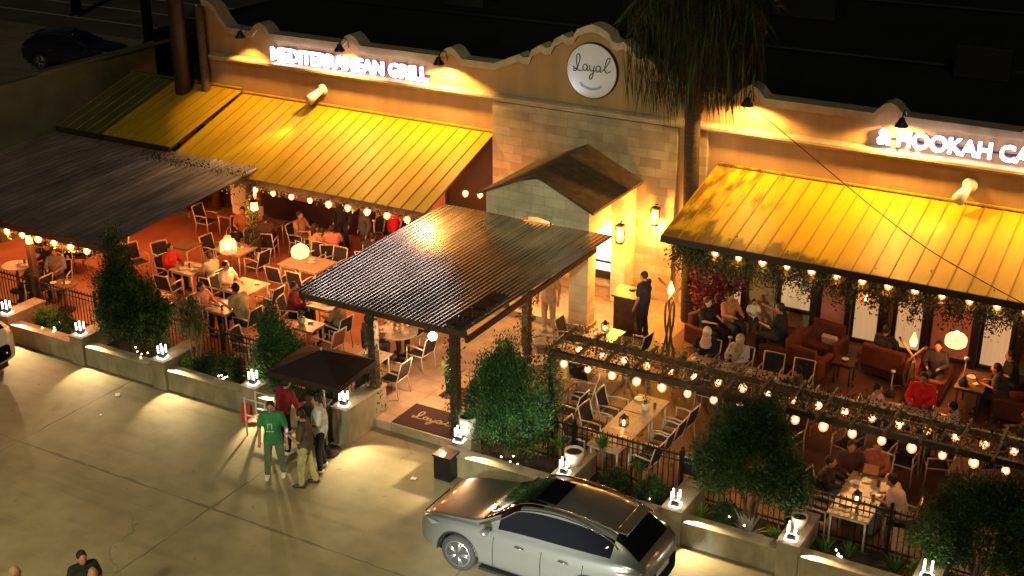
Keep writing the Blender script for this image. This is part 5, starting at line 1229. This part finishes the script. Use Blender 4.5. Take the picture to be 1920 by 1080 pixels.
def person(x, y, z, face, label, pose='sit', top=(.3, .3, .3), legs=(.02, .02, .03), sleeve='short', hair='short', skin=None, shoe=None, lw=None, rw=None, le=None, re=None, lean=.0, head=0, h=1.0, group=None, vox=.016, feet=None, veil=None, fingers=False):
    """faces +Y locally; face in degrees from +X"""
    skin = skin or SKIN; shoe = shoe or SHOEB
    t = thing('person', label, 'person', (x, y, z), radians(face - 90), group); t.scale = (h, h, h)
    V = Vector
    if pose == 'stand':
        hip = .93; J = dict(hl=V((-.095, 0, hip)), hr=V((.095, 0, hip)), kl=V((-.11, .03, .5)), kr=V((.11, .03, .5)), al=V((-.12, -.02, .09)), ar=V((.12, -.02, .09)))
        if feet: J['al'] = V((*feet[0], .09)); J['ar'] = V((*feet[1], .09)); J['kl'] = (J['hl'] + J['al']) / 2 + V((0, .04, 0)); J['kr'] = (J['hr'] + J['ar']) / 2 + V((0, .04, 0))
        base = V((0, 0, hip)); th = .52
        le = le or (-.27, -.02, 1.13); re = re or (.27, -.02, 1.13); lw = lw or (-.27, .08, .88); rw = rw or (.27, .08, .88)
    else:
        hip = .53; J = dict(hl=V((-.1, 0, hip)), hr=V((.1, 0, hip)), kl=V((-.14, .42, .53)), kr=V((.14, .42, .53)), al=V((-.14, .44, .09)), ar=V((.13, .40, .09)))
        base = V((0, 0, hip)); th = .50
        le = le or (-.25, .12, .80); re = re or (.25, .12, .80); lw = lw or (-.14, .36, .80); rw = rw or (.14, .36, .80)
    up = V((0, sin(lean), cos(lean)))
    chest = base + up * th * .62; neck = base + up * th * 1.04; sl_ = base + up * th * .96 + V((-.18, 0, 0)); sr_ = base + up * th * .96 + V((.18, 0, 0))
    hd = neck + V((0, .03 + sin(lean) * .06 + head * .05, .15)); le = V(le); re = V(re); lw = V(lw); rw = V(rw)
    b = MB()
    b.cap(J['hl'], J['kl'], .085, .058); b.cap(J['hr'], J['kr'], .085, .058); b.cap(J['kl'], J['al'], .056, .038); b.cap(J['kr'], J['ar'], .056, .038)
    b.sph(base + V((0, -.01, .03)), (.16, .115, .13), 16, 10); b.cap(base + up * .08, chest, .125, .145, 16); b.cap(chest + V((-.06, 0, .03)), chest + V((.06, 0, .03)), .125, .125, 16)
    b.cap(sl_ + V((.03, 0, -.01)), sr_ + V((-.03, 0, -.01)), .062, .062); b.cap(chest + up * .1, neck, .1, .055); b.cap(neck, hd - V((0, 0, .03)), .05, .05)
    b.sph(hd, (.078, .098, .115), 18, 12); b.sph(hd + V((0, .035, -.06)), (.055, .055, .055), 12, 8)
    b.cap(hd + V((0, .095, .01)), hd + V((0, .108, -.02)), .010, .015, 8)
    for s in (-1, 1): b.sph(hd + V((s * .08, -.005, -.005)), (.014, .024, .034), 8, 6)
    for s, sh, el, wr in ((-1, sl_, le, lw), (1, sr_, re, rw)):
        b.cap(sh, el, .05, .04); b.cap(el, wr, .039, .027)
        d = (wr - el).normalized(); side = d.cross(V((0, 0, 1))); side = side.normalized() if side.length > .1 else V((1, 0, 0))
        pal = wr + d * .05
        b.cap(wr, pal + d * .02, .026, .03)
        if fingers:
            for q, ln in ((-1.5, .055), (-.5, .068), (.5, .064), (1.5, .05)):
                a0 = pal + side * q * .018 + d * .02; a1 = a0 + d * ln * .55 + V((0, 0, -.006)); b.cap(a0, a1, .0095, .009, 8); b.cap(a1, a1 + d * ln * .4 + V((0, 0, -.018)), .009, .0075, 8)
            b.cap(wr + side * -s * .02 + d * .02, pal + side * -s * .055 + d * .02, .011, .009, 8)
        else: b.cap(pal, pal + d * .06 + V((0, 0, -.02)), .028, .016)
    for a in ('al', 'ar'): b.cap(J[a] + V((0, -.02, -.04)), J[a] + V((0, .14, -.055)), .042, .033)
    remesh(b, .009 if fingers else vox, 'body', skin, t)
    # shirt
    c = MB(); e = .026
    c.sph(base + V((0, -.005, .03)), (.186, .142, .12), 16, 10)
    c.cap(base + up * .03, chest, .14 + e, .15 + e, 16); c.cap(chest + V((-.06, 0, .03)), chest + V((.06, 0, .03)), .128 + e, .128 + e, 16); c.cap(sl_ + V((.03, 0, -.01)), sr_ + V((-.03, 0, -.01)), .064 + e, .064 + e); c.cap(chest + up * .1, neck - up * .06, .1 + e, .06 + e)
    if pose == 'stand': c.cap(base + V((-.05, 0, -.07)), base + V((.05, 0, -.07)), .128, .128, 16); c.cap(base + V((-.05, 0, .02)), base + V((.05, 0, .02)), .14, .14, 16)
    for sh, el, wr in ((sl_, le, lw), (sr_, re, rw)):
        if sleeve == 'short': c.cap(sh, sh + (el - sh) * .72, .058 + e * .7, .055 + e * .6)
        else: c.cap(sh, el, .055 + e * .7, .046 + e * .7); c.cap(el, el + (wr - el) * .9, .046 + e * .6, .032 + e * .6)
    remesh(c, vox, 'shirt' if sleeve == 'short' else 'jacket', cloth(top), t)
    p = MB(); e = .016
    p.sph(base + V((0, -.01, .02)), (.16 + e, .118 + e, .13 + e * .5), 16, 10)
    for a, k_, h_ in (('al', 'kl', 'hl'), ('ar', 'kr', 'hr')):
        p.cap(J[h_], J[k_], .09 + e, .062 + e); p.cap(J[k_], J[k_] + (J[a] - J[k_]) * .93, .062 + e, .048 + e)
    remesh(p, vox, 'trousers', cloth(legs), t)
    for a in ('al', 'ar'):
        s_ = MB(); s_.cap(J[a] + V((0, -.03, -.035)), J[a] + V((0, .15, -.045)), .052, .042); o = s_.build('shoe', shoe, t)
    # hair
    if veil:
        m = MB(); m.sph(hd + V((0, -.02, .01)), (.105, .12, .14), 16, 12); m.cap(hd + V((0, 0, -.09)), chest + V((0, .03, .1)), .10, .17, 16)
        o = remesh(m, .014, 'headscarf', cloth(veil), t); 
        f = MB(); f.sph(hd + V((0, .055, -.01)), (.062, .066, .085), 14, 10); f.build('face', skin, t)
    elif hair:
        m = MB(); m.sph(hd + V((0, -.018, .025)), (.088, .100, .112), 16, 12)
        if hair == 'long': m.cap(hd + V((0, -.05, 0)), hd + V((0, -.07, -.2)), .085, .07)
        if hair == 'cap': m.cap(hd + V((0, .07, .06)), hd + V((0, .13, .05)), .05, .04)
        remesh(m, .012, 'cap' if hair == 'cap' else 'hair', HAIR, t)
    if not veil or True:
        f = MB()
        yy = .118 if veil else .094
        for s in (-1, 1): f.sph(hd + V((s * .03, yy - .004, .008)), (.012, .008, .007), 8, 6)
        f.build('eyes', HAIR, t)
        f = MB(); f.sph(hd + V((0, (.112 if veil else .088), -.055)), (.022, .008, .006), 8, 6); f.build('mouth', cloth((.25, .08, .07)), t)
    return t
P_SET = .2
# standing on the lot
g1 = person(-15.85, 18.0, 0, -60, 'standing man in a green T-shirt and grey green trousers with white sneakers', 'stand', (.03, .20, .07), (.09, .14, .09), shoe=SHOEW, fingers=True, feet=((-.16, -.05), (.16, .05)), lw=(-.3, .16, .88), h=1.0)
m = MB(); m.cap((-.02, .166, 1.30), (.06, .166, 1.30), .012, .012, 6); m.cap((-.02, .168, 1.30), (-.02, .17, 1.20), .012, .012, 6); m.cap((.06, .168, 1.30), (.06, .17, 1.20), .012, .012, 6); m.cap((-.05, .172, 1.14), (.09, .172, 1.14), .012, .012, 6); m.build('shirt_print', cloth((.5, .6, .5)), g1)
person(-15.05, 18.02, 0, 205, 'standing man in a camouflage shirt and khaki trousers looking at his phone', 'stand', (.07, .05, .03), (.36, .33, .16), shoe=SHOEB, fingers=True, feet=((-.1, .1), (.12, -.15)), le=(-.22, .08, 1.12), re=(.24, .06, 1.12), lw=(-.08, .3, 1.2), rw=(.1, .3, 1.17), head=.8)
ph = tag(MB().cbox((-15.36, 17.86, 1.22), (.02, .08, .15), .3).build('phone', mat('phone_screen', (.4, .4, .45), .3, emis=.6, ecol=(.7, .75, .9))), 'lit phone held by the man in the camouflage shirt', 'phone')
person(-15.18, 18.68, 0, 222, 'standing man in a white T-shirt and black trousers beside the tall pier', 'stand', (.62, .62, .64), (.01, .01, .014), shoe=SHOEW, fingers=True, feet=((-.14, .05), (.14, -.05)), rw=(.25, .18, .9), le=(-.26, .05, 1.15), lw=(-.18, .28, 1.15), hair='short')
person(-16.3, 18.85, 0, 80, 'person in a dark red top and black trousers turned to the valet stand', 'stand', (.20, .008, .015), (.01, .01, .012), 'long', hair='cap', shoe=SHOEW, fingers=True, lean=.25, le=(-.25, .2, 1.12), re=(.25, .2, 1.12), lw=(-.15, .45, 1.05), rw=(.15, .45, 1.05))
person(-15.2, 12.36, 0, -25, 'man in a black T-shirt at the bottom left edge, seen from above', 'stand', (.012, .012, .014), (.02, .02, .03), fingers=True, h=.98)
person(-15.9, 11.55, 0, 40, 'bald person at the bottom left corner', 'stand', (.3, .2, .12), hair=None, h=.95, fingers=True)
person(-14.72, 12.15, 0, 150, 'bald person right of the man in the black T-shirt at the bottom edge', 'stand', (.3, .2, .12), hair=None, h=.95, fingers=True)
# waiter and guest by the column
person(-11.98, 27.55, .2, 170, 'waiter in black standing at the host stand by the stone bay', 'stand', (.012, .012, .018), (.012, .014, .028), fingers=True, re=(.22, .12, 1.15), rw=(.1, .35, 1.15), h=1.02)
person(-14.2, 26.75, .2, -80, 'person in a white shirt and beige trousers half hidden by the canopy roof', 'stand', (.6, .5, .4), (.45, .36, .24), shoe=SHOEW, fingers=True)
def sit(x, y, face, label, **k):
    z = k.pop('z', .2); return person(x, y, z, face, label, 'sit', **k)
sit(-22.1, 23.78, 0, 'man in a white shirt seated at the middle of the left patio', top=(.72, .62, .55), skin=SKIN, h=1.03)
sit(-22.9, 24.15, 170, 'person in grey green with back to the man in white', top=(.24, .24, .17), lean=.1)
sit(-20.5, 22.55, 172, 'heavy man in a beige shirt leaning on a small table behind the railing', top=(.42, .34, .2), lean=.3, h=1.12, lw=(-.16, .5, .82), rw=(.14, .5, .82))
sit(-21.75, 22.45, 0, 'woman in pink facing the man in beige', top=(.55, .28, .24), hair='long', skin=SKIN2)
sit(-22.3, 21.55, 150, 'dark haired person in pink just behind the railing', top=(.45, .22, .17), hair='short', skin=SKIN2)
sit(-24.4, 24.1, 0, 'person in red seated at the food-laden table', top=(.45, .02, .02), sleeve='long', lean=.1)
sit(-26.65, 21.5, 180, 'person in black seated behind the white car', top=(.012, .012, .015), hair='long')
sit(-26.75, 22.35, -60, 'person in grey seated behind the left canopy post', top=(.2, .17, .16), sleeve='long')
sit(-27.3, 22.6, 250, 'person in black at the far left round table', top=(.015, .012, .014), sleeve='long')
sit(-19.75, 23.6, 20, 'person in dark red at the table by the canopy corner', top=(.2, .012, .02), sleeve='long')
sit(-18.2, 23.4, 190, 'person in brown at the table by the canopy corner', top=(.3, .14, .08), sleeve='long')
sit(-16.65, 24.25, 270, 'person in a white shirt and black cap behind the flower table', top=(.6, .55, .5), hair='cap')
sit(-9.75, 26.15, 275, 'woman in a cream headscarf and black dress at the long table', top=(.012, .012, .014), sleeve='long', veil=(.68, .55, .42), skin=SKIN2)
sit(-8.95, 26.15, 262, 'woman in an olive headscarf and pale top at the long table', top=(.5, .45, .42), sleeve='long', veil=(.34, .29, .16), skin=SKIN2)
sit(-10.4, 27.75, -20, 'woman in black with orange brown hair on the dark red sofa', top=(.012, .012, .014), hair='long', skin=SKIN2, z=.22)
sit(-10.05, 28.35, -30, 'person in an orange wrap on the dark red sofa', top=(.5, .2, .08), sleeve='long', hair='short', z=.22)
sit(-8.65, 28.05, 175, 'man in black on the rust sofa pointing to the left', top=(.012, .012, .018), sleeve='short', re=(.3, .2, .98), rw=(.28, .5, 1.05), z=.22, h=1.08)
sit(-9.55, 28.7, -60, 'small child in a white top near the beige panel', top=(.6, .58, .5), h=.62, z=.5)
sit(-6.2, 28.25, 80, 'dark haired person with back to the lot on the sofa below the cloche', top=(.015, .012, .02), sleeve='long', z=.22)
sit(-5.6, 25.25, 0, 'person in a white T-shirt left of the man in red', top=(.68, .55, .48), skin=SKIN2)
sit(-4.8, 26.0, 270, 'man in a bright red jacket at the right side of the patio', top=(.75, .015, .02), sleeve='long', h=1.1)
sit(-4.0, 25.2, 175, 'person in a white sweater right of the man in red', top=(.72, .55, .45), sleeve='long', skin=SKIN2)
sit(-3.35, 28.3, 200, 'man in black leaning on the sofa at the right edge', top=(.012, .012, .014), lean=.15, z=.22)
sit(-3.4, 27.5, 180, 'person in dark clothes with clasped hands at the right edge', top=(.06, .05, .05), lean=.3, sleeve='short', z=.22)
sit(-4.95, 28.0, -90, 'person in black by the lounge table in front of the facade', top=(.012, .01, .02), sleeve='long', hair='long', z=.22)
sit(-5.6, 21.8, 5, 'person in black leaning on the lower right dinner table', top=(.02, .012, .014), legs=(.12, .14, .14), sleeve='long', lean=.1)
sit(-4.1, 21.65, 178, 'person in a white T-shirt hunched over the lower right dinner table', top=(.68, .52, .44), legs=(.2, .2, .22), lean=.35, h=1.05)
sit(-4.9, 22.85, 270, 'person at the head of the lower right dinner table holding a menu', top=(.3, .1, .06), sleeve='long')
tag(MB().cbox((-4.88, 22.38, 1.12), (.28, .015, .2), .1, 0, -.9).build('menu', mat('tan_menu', (.4, .2, .1), .7)), 'tan menu held up at the head of the lower right table', 'menu')
sit(-5.35, 22.6, -60, 'dark clothed person at the far left corner of the lower right table', top=(.05, .02, .02), sleeve='long')
# crowd at the back under the left awning
cr = [(-22.95, 27.9, 0, (.3, .2, .12), 'guest in a tan shirt left of the back table'), (-22.0, 28.7, 270, (.012, .012, .014), 'guest in black standing against the back wall'), (-21.4, 27.4, 130, (.5, .2, .14), 'guest in salmon sitting near the back table'), (-21.0, 28.4, 240, (.06, .05, .07), 'guest in dark grey behind the back table'),
      (-20.45, 29.0, 270, (.6, .01, .015), 'guest in bright red under the left awning'), (-19.6, 28.2, 180, (.5, .04, .05), 'woman in red with long dark hair at the back table'), (-20.9, 29.2, 270, (.03, .03, .03), 'guest in black behind the guest in bright red'), (-19.0, 28.9, 230, (.4, .12, .08), 'guest in rust at the right end of the back tables')]
for i, (x, y, f_, c, l) in enumerate(cr):
    person(x, y, .2, f_, l, 'stand' if i in (1, 3, 4, 6) else 'sit', c, hair='long' if i in (5,) else 'short', sleeve='long' if i % 2 else 'short', vox=.018)

ex = [(-24.6, 27.4, 300, (.3, .12, .08), 'guest in brick red near the white cabinet'), (-23.6, 27.2, 120, (.08, .05, .05), 'guest in dark brown behind the post lantern'), (-21.9, 27.25, 70, (.4, .25, .16), 'guest in beige at the near side of the back table'), (-20.1, 27.5, 100, (.02, .02, .03), 'guest in black at the near side of the back tables'),
      (-19.3, 27.6, 130, (.45, .1, .06), 'guest in orange red near the awning corner'), (-28.6, 23.6, 10, (.25, .08, .06), 'guest in rust under the side canopy'), (-27.6, 23.9, 190, (.03, .03, .03), 'guest in black under the side canopy'), (-16.95, 22.85, 60, (.1, .06, .05), 'guest in dark brown by the left entrance post'),
      (-2.6, 25.6, 180, (.05, .04, .05), 'guest in charcoal at the right end of the patio'), (-7.3, 25.25, 185, (.03, .03, .03), 'guest in black at the right end of the veiled women\'s table')]
for i, (x, y, f_, c, l) in enumerate(ex): person(x, y, .2, f_, l, 'sit', c, hair='long' if i in (2, 5) else 'short', sleeve='long' if i % 2 else 'short', vox=.018)
table(-28.1, 23.8, .8, .8, 'table between the two guests under the side canopy'); table(-24.1, 27.9, .7, .7, 'table behind the post lantern', 'wood_mid')
for x, y, f_, l in ((-28.8, 23.6, 10, 'chair left of the table under the side canopy'), (-27.4, 23.9, 190, 'chair right of the table under the side canopy'), (-24.8, 27.3, 300, 'chair near the white cabinet'), (-23.5, 27.1, 120, 'chair behind the post lantern'), (-21.95, 27.1, 70, 'chair at the near side of the back table'), (-20.15, 27.35, 100, 'second chair at the near side of the back tables'),
                    (-19.2, 27.4, 130, 'chair near the awning corner'), (-11.9, 24.1, 90, 'chair between the wooden table and the entrance column'), (-10.9, 24.9, 20, 'chair left of the veiled women\'s table'), (-6.6, 25.0, 200, 'chair between the veiled women and the red jacket'), (-2.5, 25.6, 180, 'chair at the right end of the patio'), (-3.1, 24.6, 120, 'chair right of the red jacket table'), (-6.9, 23.6, 260, 'chair behind the broad conifer under the pergola'), (-26.9, 24.6, 250, 'chair in the shade of the side canopy')):
    chair(x, y, f_, l)
# ------------------------------------------------------------------ valet corner
um = thing('patio_umbrella', 'dark maroon square umbrella over the valet corner', 'umbrella', (-15.52, 19.3, 0), radians(4))
M['umb'] = mat('maroon_canvas', (.022, .007, .009), .8, var=.2, vscale=3)
mb = MB(); hs = .86; zt = 2.42; ze = 2.05; P4 = [(-hs, -.72, ze), (0, -.75, ze + .03), (hs, -.72, ze), (hs + .02, 0, ze + .03), (hs, .72, ze), (0, .75, ze + .03), (-hs, .72, ze), (-hs - .02, 0, ze + .03)]
vs = [(0, 0, zt)] + P4 + [(x, y, z - .12) for x, y, z in P4]
mb.add(vs, [(0, 1 + i, 1 + (i + 1) % 8) for i in range(8)] + [(1 + i, 9 + i, 9 + (i + 1) % 8, 1 + (i + 1) % 8) for i in range(8)])
mb.build('canopy', M['umb'], um); MB().tube([(0, 0, .05), (0, 0, 2.46)], .022, 8).build('pole', M['steelw'], um)
MB().lathe([(.001, 0), (.26, 0), (.26, .06), (.05, .1), (.04, .2)], (0, 0, 0), 18).build('base', M['black'], um)
mb = MB()
for p in P4: mb.tube([(0, 0, 2.38), (p[0] * .97, p[1] * .97, p[2] - .02)], .008, 4)
mb.build('rib', M['steelw'], um)
vp = thing('valet_stand', 'black valet stand under the maroon umbrella', 'stand', (-15.95, 19.45, 0), radians(10))
MB().box(-.3, .3, -.2, .2, .1, 1.0).build('body', M['black'], vp, bevel=.02); MB().box(-.34, .34, -.24, .24, 1.003, 1.04).build('top', M['iron'], vp, bevel=.01)
for a in (-1, 1):
    for c in (-1, 1): MB().tube([(a * .26, c * .16, 0), (a * .26, c * .16, .1)], .02, 6).build('foot', M['iron'], vp)
aw = thing('folding_sign', 'red folding sign with a white frame tipped against the planter wall', 'sign', (-17.95, 19.55, 0), radians(20))
MB().cbox((0, 0, .2), (.2, .03, .42), 0, 0, -.3).build('panel', mat('bright_red_plastic', (.55, .015, .02), .5), aw); MB().cbox((.25, -.05, .1), (.45, .25, .04), .4, 0, .2).build('base_panel', M.setdefault('redp', mat('bright_red_plastic', (.55, .015, .02), .5)), aw); MB().tube([(.2, 0, .1), (.55, .1, .35), (.9, .1, .3)], .02, 6).build('frame', M['white'], aw)
rk = thing('white_rack', 'white metal rack standing beside the red folding sign', 'rack', (-17.2, 19.2, 0))
mb = MB()
for x0, x1, z in ((-.3, .25, .9), (-.3, .25, .5)): mb.tube([(x0, -.15, z), (x1, -.15, z)], .016, 6); mb.tube([(x0, .2, z), (x1, .2, z)], .016, 6)
for x0 in (-.3, .25):
    for y0 in (-.15, .2): mb.tube([(x0, y0, 0), (x0, y0, .92)], .018, 6)
mb.build('frame', M['white'], rk)
for (x, y, l, s) in ((-21.34, 19.03, 'square white paper litter by the second pier', .14), (-20.95, 18.12, 'small round white litter in the open lot', .07), (-13.34, 19.31, 'crumpled white litter left of the black box', .11)):
    tag(MB().cbox((x, y, .012), (s, s * .8, .02), random.random() * 3).build('litter', M['white'], bevel=.004), l, 'litter')
# utility posts at the left end of the parapet and poles beyond
for nm, x, y, z0, z1, r, m, l in (('wooden_post', -27.72, 29.7, 0, 6.6, .15, M['wood_mid'], 'brown wooden post rising through the awning at the left end of the parapet'), ('utility_pole', -28.42, 29.45, 0, 12, .27, M['wood_dark'], 'thick dark utility pole left of the parapet'),
                            ('light_pole', -56.5, 51, 0, 13, .3, M['iron'], 'black pole behind the far dark car'), ('light_pole', -47.8, 47.5, 0, 13, .26, M['iron'], 'black pole in the middle of the far lot'), ('flag_pole', -43.5, 47.5, 0, 13, .1, M['steelw'], 'thin pale pole near the far road')):
    p = thing(nm, l, 'pole', (x, y, z0)); MB().tube([(0, 0, 0), (0, 0, z1 - z0)], [r, r * .85], 12).build('shaft', m, p); MB().lathe([(r * 1.5, 0), (r * 1.5, .08), (r * 1.05, .1)], (0, 0, 0), 12).build('base', M['iron'], p)
eb = thing('electrical_box', 'black electrical box and conduit beside the wooden post', 'box', (-28.0, 29.75, 4.35)); MB().box(-.14, .14, -.12, .12, 0, .5).build('box', M['black'], eb, bevel=.01); MB().tube([(.12, 0, .5), (.14, 0, 2.3)], .04, 8).build('conduit', M['steelw'], eb)
tag(MB().tube(smooth([(-10.4, 29.7, 5.9), (-6.2, 27.6, 4.25), (-4.2, 26.6, 3.75), (-1, 25.2, 3.2)], 8), .012, 5).build('overhead_cable', M['black']), 'thin black cable slanting over the right yellow awning', 'cable')

# ------------------------------------------------------------------ light of unseen lamps on the lot, the gable and the car
for fx in (-3.5, -13, -22.5):
    spot('unseen_floodlight', (fx, -2, 13), (-2.0, 8.5, -17.2), 8700, (1, .87, .46), 74, .3, .9)
spot('unseen_floodlight', (-5, -6, 12), (-9.5, 33, -9.9), 12000, (.95, 1, .60), 26, .7, .6)  # narrow unseen spot, added to brighten the portico gable
spot('unseen_floodlight', (-7.6, 7.5, 1.5), (-1.8, 9.6, -1.7), 14500, (.95, 1, .88), 29, .6, .4)  # low unseen spot, added to brighten the side of the car
